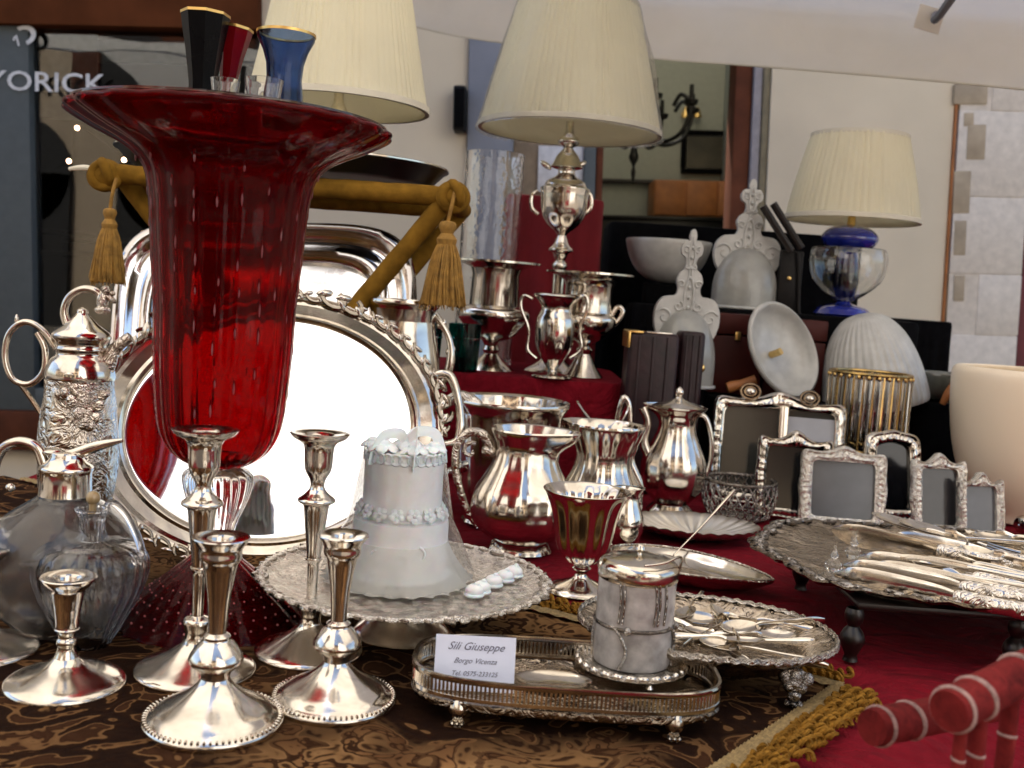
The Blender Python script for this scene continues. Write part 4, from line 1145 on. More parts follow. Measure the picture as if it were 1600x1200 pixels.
# big lidded water jug
B = G(812, 858)
t = thing('water_jug', 'bright silver pear shaped water jug with raised spout and leafy handle beside the cake', 'jug', B)
rows = [(860, 44), (854, 47), (848, 42), (844, 40), (836, 54), (818, 73), (795, 80), (770, 76), (748, 64), (728, 53), (710, 47), (698, 47), (690, 50), (680, 55), (672, 58)]
P = prof(B, rows)
fl_ = lambda th, r, z: (1 + .045 * abs(math.sin(5 * th)) * (1 if z < .14 else .3)) * lip(-.1, .45, P[-5][1])(th, r, z)
obj('body', lathe([(.001, 0)] + P + [(P[-1][0] - .004, P[-1][1] + .001), (P[-1][0] - .012, P[-1][1] - .02), (P[-3][0] - .01, P[-4][1])], 72, fl_, sub=2), SIL, t)
obj('handle', join(tube([L(B, 768, 700), L(B, 756, 680), L(B, 732, 676), L(B, 714, 698), L(B, 712, 735), L(B, 722, 775), L(B, 734, 805), L(B, 748, 822)], [U(B, x) for x in (7, 8, 7, 6, 6, 6, 5, 6)], 10, 6),
    ball(L(B, 764, 705), (U(B, 12), U(B, 8), U(B, 10)), 10, 8), spiral(L(B, 735, 705), U(B, 14), .9, 1, U(B, 4))), SILE, t)
# bowl behind with ornate handle (ice bucket)
B = G(785, 815); 
t = thing('ice_bucket', 'wide open silver ice bucket with chased handle behind the water jug', 'bucket', B)
P = prof(B, [(815, 60), (808, 62), (790, 66), (740, 76), (690, 82), (655, 84), (642, 86), (632, 92), (626, 93)])
P[0] = (P[0][0], 0)
obj('body', lathe([(.001, 0)] + P + [(P[-1][0] - .003, P[-1][1] + .001), (P[-2][0] - .012, P[-2][1] - .01), (P[3][0], P[3][1]), (P[2][0] - .006, .012), (.001, .012)], 72, lambda th, r, z: 1 + .02 * math.cos(14 * th) * (1 if z < P[-3][1] else 0), sub=2), SIL, t)
obj('handle', join(tube([L(B, 700, 740, -.03), L(B, 752, 712, -.05), L(B, 756, 668, -.05), L(B, 744, 634, -.05), L(B, 718, 620, -.05), L(B, 694, 632, -.04)], [U(B, x) for x in (8, 10, 11, 11, 10, 8)], 12, 6)), SILE, t)
# small jug with curved lip (behind)
B = G(935, 800)
t = thing('cream_jug', 'small silver jug with swooping curved lip just behind the ribbed jug', 'jug', B)
P = prof(B, [(800, 40), (790, 42), (760, 48), (720, 44), (690, 30), (670, 26), (658, 30), (650, 36)]); P[0] = (P[0][0], 0)
n = 64; rings = []
full = [(p.x, p.y) for p in spline([(a, b, 0) for a, b in [(.001, 0)] + P], 3)]
top = P[-1][1]
for r, z in full + [(full[-1][0] - .003, top), (full[-3][0] - .004, top - .02)]:
    rings.append([((r * (1 + .35 * max(0, -math.cos(2 * PI * j / n)) * max(0, (z - top + .03) / .03))) * math.cos(2 * PI * j / n), r * math.sin(2 * PI * j / n), z + max(0, (z - top + .03) / .03) * .022 * math.cos(2 * 2 * PI * j / n)) for j in range(n)])
obj('body', grid(rings), SIL, t)
obj('handle', tube([L(B, 962, 660), L(B, 974, 622), L(B, 984, 640), L(B, 982, 700), L(B, 972, 730)], [U(B, 3), U(B, 5), U(B, 4), U(B, 4), U(B, 4)], 10, 6), SIL, t)
# ribbed jug behind the goblet
B = G(934, 842)
t = thing('water_jug', 'wide ribbed silver jug with angular handle right behind the fluted goblet', 'jug', B)
rows = [(842, 44), (834, 44), (826, 34), (818, 44), (796, 60), (772, 62), (748, 52), (730, 44), (712, 42), (700, 45), (684, 52), (670, 57), (664, 58)]
P = prof(B, rows); P[0] = (P[0][0], 0)
obj('body', lathe([(.001, 0)] + P + [(P[-1][0] - .003, P[-1][1] + .001), (P[-3][0] - .008, P[-3][1]), (P[-5][0] - .004, P[-5][1])], 72, lambda th, r, z: (1 + .05 * abs(math.sin(6 * th))) * lip(PI * .85, .25, P[-4][1])(th, r, z), sub=2), SIL, t)
obj('handle', tube([L(B, 972, 672), L(B, 992, 678), L(B, 990, 700), L(B, 984, 720), L(B, 1000, 760), L(B, 994, 790), L(B, 980, 800)], [U(B, x) for x in (6, 7, 6, 7, 6, 5, 5)], 10, 6), SIL, t)
B = G(972, 868)
t = thing('cream_jug', 'small polished silver jug between the fluted goblet and the shell dish', 'jug', B)
P = prof(B, [(868, 20), (863, 20), (856, 12), (848, 20), (825, 30), (805, 28), (785, 20), (772, 18), (762, 22)]); P[0] = (P[0][0], 0)
obj('body', lathe([(.001, 0)] + P + [(P[-1][0] - .003, P[-1][1])], 40, lip(.3, .4, P[-3][1]), sub=2), SIL, t)
# coffee pot at right
B = G(1046, 800)
t = thing('coffee_pot', 'plain waisted silver coffee pot in front of the dark leather case', 'coffee pot', B)
rows = [(800, 34), (794, 34), (786, 26), (778, 32), (760, 46), (740, 50), (718, 48), (695, 38), (675, 30), (660, 28), (648, 32), (638, 42), (634, 44)]
P = prof(B, rows); P[0] = (P[0][0], 0)
obj('body', lathe([(.001, 0)] + P, 64, lambda th, r, z: (1 + .04 * abs(math.sin(4 * th))) * lip(PI, .25, P[-4][1])(th, r, z), sub=2), SIL, t)
P2 = prof(B, [(636, 42), (632, 34), (628, 22), (624, 10), (620, 5), (614, 7), (608, 5), (604, .5)])
obj('lid', lathe(P2, 48, sub=2), SIL, t)
obj('handle', tube([L(B, 1082, 650), L(B, 1102, 652), L(B, 1112, 690), L(B, 1108, 730), L(B, 1092, 756)], [U(B, 4)] * 5, 10, 6), SIL, t)
obj('spout', tube([L(B, 1018, 720, -.01), L(B, 1006, 690, -.01), L(B, 1012, 660, -.01), L(B, 1004, 636, -.01)], [U(B, x) for x in (8, 7, 6, 7)], 10, 6), SIL, t)
# fluted goblet
B = G(906, 922)
t = thing('goblet', 'tall silver goblet with deeply fluted bowl and round foot in the centre', 'goblet', B)
P = prof(B, [(926, 50), (920, 50), (915, 44), (909, 26), (903, 14), (898, 10), (893, 9), (890, 13), (887, 15), (884, 11), (882, 12)])
obj('foot', lathe([(.001, 0)] + [(P[0][0], 0)] + P[1:], 56, sub=2), SIL, t)
P = prof(B, [(882, 12), (876, 24), (862, 36), (840, 43), (812, 48), (790, 54), (775, 62), (767, 69)])
fb = lambda th, r, z: 1 + .045 * math.cos(12 * th) * min(1, max(0, (P[-1][1] - z) / .012))
full = P + [(P[-1][0] - .0015, P[-1][1] + .001), (P[-2][0] - .003, P[-2][1]), (P[-3][0] - .003, P[-3][1]), (P[2][0], P[2][1] + .004), (.001, P[1][1])]
obj('bowl', lathe(full, 120, fb, sub=3), SIL, t)

# ================================================================== CAKE ON ITS STAND
B = G(628, 988)
t = thing('cake_stand', 'round silver cake stand with leafy edge and low foot carrying the white cake', 'cake stand', B)
P = prof(B, [(992, 76), (986, 77), (978, 70), (968, 58), (956, 50), (944, 48), (935, 60)]); P[0] = (P[0][0], 0)
obj('foot', lathe([(.001, 0)] + P, 64, sub=2), SILA, t)
zp = lz(B, 905) - B.z; rp = U(B, 226)
obj('plate', lathe([(.001, zp - .008), (rp * .4, zp - .008), (rp * .8, zp - .004), (rp * .95, zp + .002), (rp * .985, zp + .004), (rp * .98, zp + .007), (rp * .9, zp + .003), (rp * .8, zp), (.001, zp)], 128), SILF, t)
parts = []
cir = superell(rp, rp, 2)
for i in range(44):
    parts.append(scrollpiece(cir, 2 * PI * i / 44, .975, .0052 * (1.4 if i % 6 == 0 else 1), zp + .005))
obj('leafy_border', join(*parts), SILF, t)
CK = B + Vector((0, 0, zp)); CZc = CK.z + .0008
ck = thing('cake', 'two tier white iced cake with piped flowers and ribbon on the silver stand', 'cake', (CK.x - .008, CK.y, CZc))
CB = Vector(ck.location)
r1, r2 = U(CB, 74), U(CB, 61)
z1, z2 = lz(CB, 806) - CB.z, lz(CB, 704) - CB.z
def tier(z0, z1, r, name):
    return obj(name, lathe([(.001, z0), (r * .995, z0), (r, z0 + .004), (r, z1 - .006), (r * .985, z1 - .001), (r * .93, z1), (.001, z1 + .001)], 72, lambda th, rr, z: 1 + .004 * math.sin(9 * th) + .003 * math.sin(23 * th)), PLASTER, ck)
tier(0, z1, r1, 'lower_tier'); tier(z1 + .0005, z2, r2, 'upper_tier')
fl = []
for i in range(16):
    a = 2 * PI * i / 16
    fl.append(xf(join(*[ball((.0048 * math.cos(k * 1.257), .0048 * math.sin(k * 1.257), 0), (.0036, .0036, .002), 8, 5) for k in range(5)], ball((0, 0, .001), .0022, 8, 5)), RT(((r2 + .004) * math.cos(a), (r2 + .004) * math.sin(a), z1 + .009), (0, PI / 2 - .5, a))))
obj('piped_flowers', join(*fl), PLASTER, ck)
fl = []
for i in range(30):
    a = 2 * PI * i / 30
    fl.append(torus((r2 * 1.0 * math.cos(a), r2 * 1.0 * math.sin(a), z2 - .004), .005, .0016, 12, 5, (PI / 2, 0, a + PI / 2), arc=2 * PI))
obj('scalloped_edge', join(*fl), PLASTER, ck)
# roses, petals and ribbon loops on top
ribn = []
rp2 = random.Random(4)
def rose(cx_, cy_, cz_, s):
    out_ = [ball((cx_, cy_, cz_ + s * .35), (s * .3, s * .3, s * .4), 8, 6)]
    for ring_, (q, n_, hgt) in enumerate(((.42, 4, .5), (.75, 6, .30))):
        for k in range(n_):
            a = 2 * PI * k / n_ + ring_ * .5
            V, F = ball((0, 0, 0), (s * .42, s * .12, s * .40), 10, 6)
            out_.append(xf((V, F), RT((cx_ + q * s * math.cos(a), cy_ + q * s * math.sin(a), cz_ + hgt * s), (.5 * 1 + ring_ * .35, 0, a - PI / 2))))
    return out_
for x, y, s in ((-.020, -.020, .015), (.012, -.026, .014), (.030, -.004, .013), (-.034, .004, .012), (0, .004, .016), (.0, .028, .014)):
    ribn += rose(x, y, z2 + .001, s)
obj('iced_roses', join(*ribn), PLASTER, ck)
rb2 = []
for a, s in ((-1.2, 1), (-2.3, .9), (.4, .9)):
    V, F = tube([(0, 0, .004), (.014, .006, .016), (.034, .002, .015), (.042, -.002, -.004), (.044, -.003, -.018)], .006, 8, 6, .12)
    rb2.append(xf((V, F), RT((0, 0, z2 + .004), (0, 0, a), s)))
obj('ribbon', join(*rb2), PLASTER, ck)
# raised motif on lower tier
mo = [spiral(((r1 + .0005) * math.sin(a) * 1.0, -(r1 + .0008) * math.cos(a), z1 * .5 + dz), .008, .8, a * 3, .0013, fl_s) for a, dz, fl_s in ((-.7, .0, 1), (-.35, .004, -1), (.15, -.003, 1), (.5, .004, -1), (.85, 0, 1))]
obj('piped_scrolls', join(*mo), PLASTER, ck)
# lace doily under the cake and a thin gathered veil at its right
sk = []
for k, (r, z) in enumerate([(r1 * 1.0, .004), (r1 * 1.2, .0045), (r1 * 1.4, .0035), (r1 * 1.55, .002)]):
    sk.append([(r * (1 + .02 * k * math.cos(24 * 2 * PI * j / 192)) * math.cos(2 * PI * j / 192), r * (1 + .02 * k * math.cos(24 * 2 * PI * j / 192)) * math.sin(2 * PI * j / 192), z + .0012 * math.sin(j * .8) * k / 3) for j in range(192)])
obj('lace_doily', grid(sk), LACE, ck, smooth=180)
obj('base_piping', join(*[ball((r1 * 1.01 * math.cos(2 * PI * i / 40), r1 * 1.01 * math.sin(2 * PI * i / 40), .007), (.0045, .0045, .004), 8, 5) for i in range(40)]), PLASTER, ck)
sk = []
for k in range(9):
    f = k / 8; rr_k = r1 * (1.02 + .50 * f ** 1.5); zk = z1 * .62 * (1 - f) + .003
    sk.append([(rr_k * (1 + .035 * f * math.sin(9 * 2 * PI * j / 180 + 2 * math.sin(4 * PI * j / 180))) * math.cos(2 * PI * j / 180), rr_k * (1 + .035 * f * math.sin(9 * 2 * PI * j / 180 + 1)) * math.sin(2 * PI * j / 180), zk) for j in range(180)])
obj('veil', grid(sk), VEIL, ck, smooth=180)
P = [(r1 * 1.66, .003), (r1 * 1.5, z1 * .35), (r1 * 1.25, z1 * .75), (r1 * 1.08, z1 * 1.05), (r2 * 1.08, z2 * .9), (r2 * 1.04, z2 * 1.03)]
obj('plastic_wrap', lathe(P, 90, lambda th, r, z: 1 + .02 * noise.noise(Vector((math.cos(th) * 3, math.sin(th) * 3, z * 26))), sub=5), FILM, ck, smooth=12)
for i, (px, row) in enumerate(((752, 921), (771, 911), (789, 903), (803, 896), (741, 926))):
    q = G(px, row, CK.z + .006)
    m_ = thing('sugared_almond', ['%s white sugared favour of the row on the cake stand' % s for s in ('second', 'third', 'fourth', 'rearmost')][i] if i < 4 else 'frontmost white sugared favour of the row on the cake stand', 'favour', (q.x, q.y, CK.z + .0012), group='white favours on the cake stand')
    obj('bonbon', join(ball((0, 0, .0065), (.0095, .0085, .0072), 12, 8), torus((0, 0, .003), .0085, .0018, 16, 6), ball((.002, 0, .013), (.003, .003, .003), 8, 5)), PLASTER, m_)

# ================================================================== GALLERY TRAY, CARD, BISCUIT JAR
zt_ = TZ + .0015
cT = G(885, 1105, TZ + .018)
fl_ = G(645, 1040, TZ + .04); fr_ = G(1125, 1068, TZ + .04)
hw = (fr_ - fl_).length / 2
ft = G(880, 1082, TZ + .04); bk = G(880, 1004, TZ + .04)
hd_ = (bk.y - ft.y) / 2
yaw = math.atan2(fr_.y - fl_.y, fr_.x - fl_.x)
GC = Vector(((fl_.x + fr_.x) / 2, (ft.y + bk.y) / 2, TZ + .002))
t = thing('gallery_tray', 'long oval silver tray with pierced gallery rail and claw feet at front centre', 'tray', GC, (0, 0, 0))
se = superell(hw, hd_, 3.2)
h0, h1 = .019, .040
obj('floor', polar(se, [(.001, h0), (.5, h0), (.93, h0), (.97, h0 + .001), (1.0, h0 + .002), (1.012, h0), (1.0, h0 - .004), (.9, h0 - .003), (.001, h0 - .003)], 160), ENG, t, smooth=50)
obj('rail', join(polar(se, [(.985, h1 - .003), (.98, h1), (.99, h1 + .002), (1.01, h1 + .002), (1.018, h1), (1.01, h1 - .003), (.985, h1 - .003)], 200), polar(se, [(.985, h0 + .004), (1.012, h0 + .004), (1.012, h0 + .007), (.985, h0 + .007), (.985, h0 + .004)], 200)), SILA, t)
# pickets along the outline at even spacing
pts = [Vector((*se(2 * PI * j / 2000), 0)) for j in range(2001)]
acc = 0; pk = []; last = pts[0]
for p in pts[1:]:
    acc += (p - last).length; last = p
    if acc > .0034:
        acc = 0; a = math.atan2(p.y / hd_ ** 2, p.x / hw ** 2)
        pk.append(box((p.x, p.y, (h0 + h1) / 2 + .002), (.0009, .0018, h1 - h0 - .006), 0, (0, 0, a)))
obj('pickets', join(*pk), SILA, t, kind='stuff')
def claw(x, y, h, a=0, s=1.0):
    return join(tube([(x, y, h), (x, y - .003 * s, h * .72), (x, y + .001, h * .42), (x, y - .002, h * .18), (x, y - .004, .003)], [.0085 * s, .0075 * s, .0045 * s, .004 * s, .005 * s], 10, 5),
                *[ball((x + k * .004 * s, y - .006 * s, .0026 * s), (.0024 * s, .004 * s, .0026 * s), 8, 5) for k in (-1, 0, 1)], torus((x, y - .002, h * .8), .007 * s, .002 * s, 12, 6, (PI / 2, 0, 0)))
for x, y in ((-hw * .68, -hd_ * .78), (hw * .68, -hd_ * .78), (-hw * .68, hd_ * .78), (hw * .68, hd_ * .78)):
    obj('claw_foot', claw(x, y, h0 - .002), SILA, t)
# card
a0 = PX(680, 1082, GC.y - hd_ * .45); a1 = PX(806, 1082, GC.y - hd_ * .45)
cw = (a1 - a0).length * 1.0; chh = cw * .62
mid = (a0 + a1) / 2
cz0 = GC.z + h0 + .0015
card = thing('price_card', 'pale blue white card with handwritten style lettering standing in the gallery tray', 'card', (mid.x - .002, mid.y, cz0), (R(-16), R(-4 + 3), 0))
topz = lz(Vector((mid.x, mid.y, cz0)), 1001) - cz0
chh = topz * 1.03
obj('paper', box((0, 0, chh / 2), (cw, .0007, chh)), CARD, card)
for body, size, z, sh_ in (('Sili Giuseppe', .0092, .80, .5), ('Borgo Vicenza', .0062, .54, .5), ('Tel. 0575-233125', .0055, .31, .3)):
    me = text_mesh(body, size, 0, sh_); me.materials.append(INK)
    obj('lettering', me, None, card, loc=(0, -.0008, chh * z), rot=(PI / 2, 0, 0))
# small oval salver lying inside the tray
q = Vector((GC.x - .01, GC.y + .002, GC.z + h0 + .001))
t = thing('small_dish', 'tiny oval silver dish lying in the gallery tray beside the card', 'dish', q)
obj('dish', polar(superell(.034, .021, 2), [(.001, .001), (.7, .001), (.9, .004), (1, .005), (.98, .0035), (.7, 0), (.001, 0)], 48), SILA, t)
# biscuit jar
B = G(985, 1042, GC.z + h0 + .004); B.z = GC.z + h0 + .0006
t = thing('biscuit_barrel', 'frosted cylindrical glass biscuit barrel with silver lid, strapwork and scalloped base', 'biscuit barrel', B)
zb = .010
obj('base_plate', lathe([(.001, zb), (U(B, 70), zb), (U(B, 78), zb + .002), (U(B, 84), zb + .001), (U(B, 86), zb - .002), (U(B, 78), zb - .004), (.001, zb - .004)], 96, lambda th, r, z: 1 + (.035 * abs(math.sin(9 * th)) if r > .03 else 0)), SILF, t)
obj('beaded_edge', join(*[ball((U(B, 83) * math.cos(2 * PI * i / 26), U(B, 83) * math.sin(2 * PI * i / 26), zb), (.0055, .0035, .0035), 8, 6, (0, 0, 2 * PI * i / 26 + PI / 2)) for i in range(26)]), SIL, t)
for k in range(3):
    a = -PI / 2 + k * 2 * PI / 3 + .3
    obj('foot', lathe([(.001, 0), (.004, 0), (.002, .004), (.003, zb - .004)], 10), SIL, t, loc=(.042 * math.cos(a), .042 * math.sin(a), .0))
z_b, z_t = zb + .0005, lz(B, 888) - B.z
rb, rt_ = U(B, 61), U(B, 60)
obj('glass_body', lathe([(.001, z_b), (rb * .96, z_b), (rb, z_b + .004), (rb * .995, (z_b + z_t) / 2), (rt_, z_t)], 72, lambda th, r, z: 1 + .010 * math.sin(11 * th + math.sin(z * 90) * 2) * math.sin(z * 70)), plain('frosted_barrel_glass', (.44, .41, .385), .2, var=.35, scale=60, bmp=1, bscale=70, spec=.8), t)
obj('strapwork', join(torus((0, 0, z_b + (z_t - z_b) * .44), rb * 1.01, .0018, 64, 6), *[tube([(math.cos(a) * rb * 1.02, math.sin(a) * rb * 1.02, z_b + .002), (math.cos(a + .15) * rb * 1.03, math.sin(a + .15) * rb * 1.03, z_b + .018), (math.cos(a - .05) * rb * 1.03, math.sin(a - .05) * rb * 1.03, z_b + .034), (math.cos(a - .3) * rb * 1.02, math.sin(a - .3) * rb * 1.02, z_b + (z_t - z_b) * .46)], .0016, 8, 5) for a in (-2.0, -.4, 1.2, 2.8)], *[ball((math.cos(a) * rb * 1.03, math.sin(a) * rb * 1.03, z_b + (z_t - z_b) * .44), (.004, .004, .004), 8, 6) for a in (-1.85, -.25, 1.35)],
    *[tube([(math.cos(a) * rb * 1.01, math.sin(a) * rb * 1.01, z_b + (z_t - z_b) * .5), (math.cos(a + .03) * rb * 1.02, math.sin(a + .03) * rb * 1.02, z_b + (z_t - z_b) * .75), (math.cos(a - .02) * rb * 1.01, math.sin(a - .02) * rb * 1.01, z_b + (z_t - z_b) * .93)], .0011, 6, 4) for a in (-2.1, -2.0, -1.2, -1.1, -.9)]), SILD, t)
lid = obj('lid', lathe([(rt_ * 1.0, z_t - .008), (rt_ * 1.04, z_t - .007), (rt_ * 1.05, z_t + .001), (rt_ * 1.0, z_t + .006), (rt_ * .8, z_t + .010), (rt_ * .4, z_t + .0125), (.001, z_t + .013)], 64, sub=2), SILA, t)
obj('knob', lathe([(.003, z_t + .012), (.002, z_t + .015), (.005, z_t + .018), (.003, z_t + .022), (.0005, z_t + .023)], 16, sub=2), SILA, lid)
obj('bail_handle', tube([(rt_ * 1.04, 0, z_t - .002), (rt_ * 1.0, -.012, z_t + .016), (rt_ * .5, -.03, z_t + .014), (.0, -.036, z_t + .012)], .0013, 8, 6), SILA, t)
sp_ = thing('serving_spoon', 'long thin spoon handle sticking up beside the biscuit barrel lid', 'spoon', B + Vector((rt_ * .7, .03, z_t)))
# it stands in the leaf dish behind the barrel
s0 = G(1052, 872, TZ + .014); s1 = PX(1148, 765, s0.y + .10)
sp_.location = s0
d = s1 - s0
obj('handle', tube([(0, 0, .004), tuple(d * .5), tuple(d * .94), tuple(d)], [.0013, .0014, .0022, .0010], 8, 4), SIL, sp_)
obj('bowl', ball((-.008, -.008, .003), (.014, .009, .003), 14, 8, (0, .2, .8)), SIL, sp_)

# ================================================================== DISHES RIGHT OF THE JAR
def dish(name, lab, cat, B, out, P, mat, seg=120, yaw=0, zf=None, part='bowl'):
    t = thing(name, lab, cat, B, (0, 0, yaw)); obj(part, polar(out, P, seg, zf), mat, t, smooth=60); return t
# oval footed dish with spoons
zr = TZ + .045
lp, rp_ = G(898, 968, zr), G(1310, 1012, zr)
fp, bp = G(1130, 1050, zr), G(1090, 938, zr)
OC = (lp + rp_) / 2; oy = (fp.y + bp.y) / 2
B = Vector((OC.x + .004, oy + .012, TZ + .0015)); hw = (rp_ - lp).length / 2; hd_ = (bp.y - fp.y) / 2 - .008
OV = dish('oval_dish', 'oval footed silver dish holding loose spoons, right of the biscuit barrel', 'dish', B, superell(hw, hd_, 2.1, .006, 40),
     [(.001, .026), (.6, .026), (.74, .029), (.80, .036), (.93, .043), (.98, .046), (1.0, .045), (.99, .042), (.8, .031), (.72, .022), (.001, .021)], ENG, 160, math.atan2(rp_.y - lp.y, rp_.x - lp.x))
obj('chased_rim', polar(superell(hw, hd_, 2.1), [(.975, .0462), (.985, .050), (1.0, .049), (1.006, .045), (.99, .043)], 160, lambda th, s: .0012 * math.cos(60 * th)), SILF, OV)
for x, y in ((hw * .62, -hd_ * .62), (-hw * .5, -hd_ * .62), (hw * .62, hd_ * .6), (-hw * .5, hd_ * .6)):
    f_ = obj('foot', join(claw(x, y, .030, 0, 1.35), *[ball((x + dx, y - .008, z), .0062, 10, 6) for dx, z in ((-.010, .028), (0, .031), (.010, .028), (-.005, .020), (.005, .020), (0, .012))]), SILD, OV)
def spoon(name, lab, p, yaw, Ls=.15, kind='spoon', mat=SIL, tilt=0.0, grp=None, roll=0.0):
    t = thing(name, lab, kind if kind in ('spoon', 'fork', 'knife', 'ladle') else 'spoon', p, (roll, tilt, yaw), grp)
    if name.startswith('table_'): t.scale = (1, 1.4, 1.5)
    if kind in ('spoon', 'ladle'):
        w_ = .020 if kind == 'spoon' else .03
        obj('bowl', polar(lambda th: (w_ * math.cos(th) * (1.35 - .15 * math.cos(th)), w_ * .72 * math.sin(th)), [(.001, -.0035), (.5, -.0025), (.85, .0005), (1, .003), (.97, .0033), (.8, .0012), (.4, -.0018), (.001, -.0025)], 40), mat, t, loc=(0, 0, .006))
        obj('handle', tube([(-w_ * 1.3, 0, .008), (-w_ * 1.8, 0, .011), (-Ls * .6, 0, .010), (-Ls * .85, 0, .008), (-Ls, 0, .007)], [.0035, .0026, .0032, .0062, .003], 8, 6, .4), mat, t)
    elif kind == 'fork':
        obj('handle', tube([(-.02, 0, .007), (-.035, 0, .008), (-Ls * .6, 0, .009), (-Ls * .85, 0, .007), (-Ls, 0, .006)], [.003, .0026, .003, .006, .003], 8, 6, .4), mat, t)
        obj('tines', join(tube([(-.022, 0, .007), (-.008, 0, .0045), (.004, 0, .004)], [.003, .010, .011], 8, 5, .2), *[tube([(.002, k * .0052, .004), (.02, k * .0052, .005), (.042, k * .0045, .008)], [.0018, .0015, .0008], 6, 4, .7) for k in (-1.5, -.5, .5, 1.5)]), mat, t)
    elif kind == 'knife':
        obj('handle', tube([(0, 0, .006), (-.01, 0, .006), (-.05, 0, .006), (-.09, 0, .006), (-.10, 0, .006)], [.004, .0065, .0055, .008, .005], 10, 6, .75), SILE, t)
        obj('blade', tube([(0, 0, .006), (.02, 0, .006), (.07, .001, .006), (.10, .001, .006), (.12, -.002, .006)], [.005, .0075, .0095, .0085, .002], 8, 5, .18), mat, t)
    return t
sb = [(1010, 990, .5, .13), (1062, 985, 2.3, .12), (1100, 1000, -.5, .13), (1135, 985, .9, .12), (1150, 1000, 3.5, .13), (1110, 1010, 3.35, .15), (1120, 1015, 3.2, .14), (1048, 1002, -1.1, .11), (1120, 972, 1.6, .11), (1150, 985, 3.0, .11), (1090, 968, 3.0, .12), (1215, 1000, .3, .10), (1070, 970, -2.0, .10), (1165, 1018, .1, .10)]
names = ['spoon nearest the barrel, bowl up, in the oval dish', 'spoon with handle to the back rim in the oval dish', 'middle spoon of the heap in the oval dish', 'spoon with its bowl highest in the oval dish heap', 'rightmost spoon of the heap in the oval dish', 'lower spoon lying along the near rim of the oval dish', 'second spoon along the near rim, under the right side of the heap', 'short spoon lying across the left of the oval dish heap', 'spoon against the far rim of the oval dish, bowl toward the back', 'spoon with its handle toward the right end of the oval dish', 'spoon at the back left of the heap in the oval dish', 'lone spoon at the right end of the oval dish', 'small spoon at the far left back of the oval dish', 'spoon right along the near rim, at the right of the oval dish']
for i, ((px, row, yw, Ls), nm) in enumerate(zip(sb, names)):
    p = G(px, row, TZ + .034); p.z = TZ + .0305 + .0028 * (i % 5)
    s_o = spoon('spoon', 'silver ' + nm, p, yw, Ls, 'spoon', SIL if i % 2 else SILA, rnd.uniform(-.15, .05), 'loose spoons in the oval dish', rnd.uniform(-.4, .4)); s_o.scale = (.78, .78, .78)
# pointed leaf dish
zr = TZ + .018
lp, rp_ = G(958, 862, zr), G(1214, 917, zr)
cB = (lp + rp_) / 2; hw = (rp_ - lp).length / 2
yw = math.atan2(rp_.y - lp.y, rp_.x - lp.x)
def leafo(th):
    x = math.cos(th); return hw * x, .062 * math.sin(th) * abs(math.sin(th)) ** .25 * (1 - .25 * x)
B = Vector((cB.x, cB.y + .015, TZ))
t = dish('leaf_dish', 'shiny pointed boat shaped silver dish behind the biscuit barrel', 'dish', B, leafo,
     [(.001, .004), (.5, .004), (.72, .006), (.88, .014), (.97, .020), (1.0, .021), (.99, .018), (.88, .011), (.7, .001), (.5, .0), (.001, .0)], SIL, 120, yw)
obj('beaded_rim', tube([(leafo(2 * PI * i / 120)[0] * .99, leafo(2 * PI * i / 120)[1] * .99, .0215) for i in range(121)], .0016, 6, 1), SILE, t)
# shell dish
zr = TZ + .018
cB = G(1085, 820, zr)
hw = U(cB, 101); fp, bp = G(1085, 842, zr), G(1085, 797, zr); hd_ = (bp.y - fp.y) / 2
def shello(th):
    a = th; k = 1 + .018 * abs(math.cos(14 * a)); return hw * math.cos(a) * k, min(hd_, .075) * math.sin(a) * k
t = dish('shell_dish', 'pale fluted shell shaped silver dish between the coffee pot and the leaf dish', 'dish', Vector((cB.x, cB.y, TZ)), shello,
     [(.001, .004), (.3, .004), (.6, .008), (.85, .016), (1.0, .022), (.99, .019), (.8, .010), (.4, .0), (.001, .0)], silver('satin_silver', (.92, .90, .84), .28, .1, dent=.05), 220, 0, lambda th, s: .0022 * s * (abs(math.sin(14 * th)) - .5))
# pierced bowl
B = G(1152, 806)
t = thing('pierced_bowl', 'dark round pierced silver basket bowl beside the picture frames', 'bowl', B)
P = prof(B, [(812, 44), (806, 46), (785, 56), (765, 58), (750, 55)]); P[0] = (P[0][0], 0)
obj('base', lathe([(.001, 0), (P[0][0], 0), (P[1][0], P[1][1] * .8), (P[1][0] - .003, P[1][1]), (.001, .003)], 48), SILD, t)
lat = []
def rz_at(f):
    zq = P[1][1] + (P[-1][1] - P[1][1]) * f
    for a, b in zip(P[1:], P[2:]):
        if a[1] <= zq <= b[1] + 1e-9: return a[0] + (b[0] - a[0]) * (zq - a[1]) / (b[1] - a[1]), zq
    return P[-1]
for s in (-1, 1):
    for i in range(26):
        Q = []
        for k in range(8):
            r_, z_ = rz_at(k / 7); a = 2 * PI * i / 26 + s * k * .085
            Q.append((r_ * math.cos(a), r_ * math.sin(a), z_))
        lat.append(tube(Q, .0014, 5, 1))
obj('lattice', join(*lat), SILD, t, kind='stuff')
obj('rim', join(torus((0, 0, P[-1][1]), P[-1][0], .003, 56, 8), torus((0, 0, P[1][1] + .003), P[1][0] + .001, .002, 56, 6), *[ball(((P[1][0] + .002) * math.cos(2 * PI * i / 40), (P[1][0] + .002) * math.sin(2 * PI * i / 40), P[1][1] + .006), .0016, 6, 4) for i in range(40)]), SILD, t)

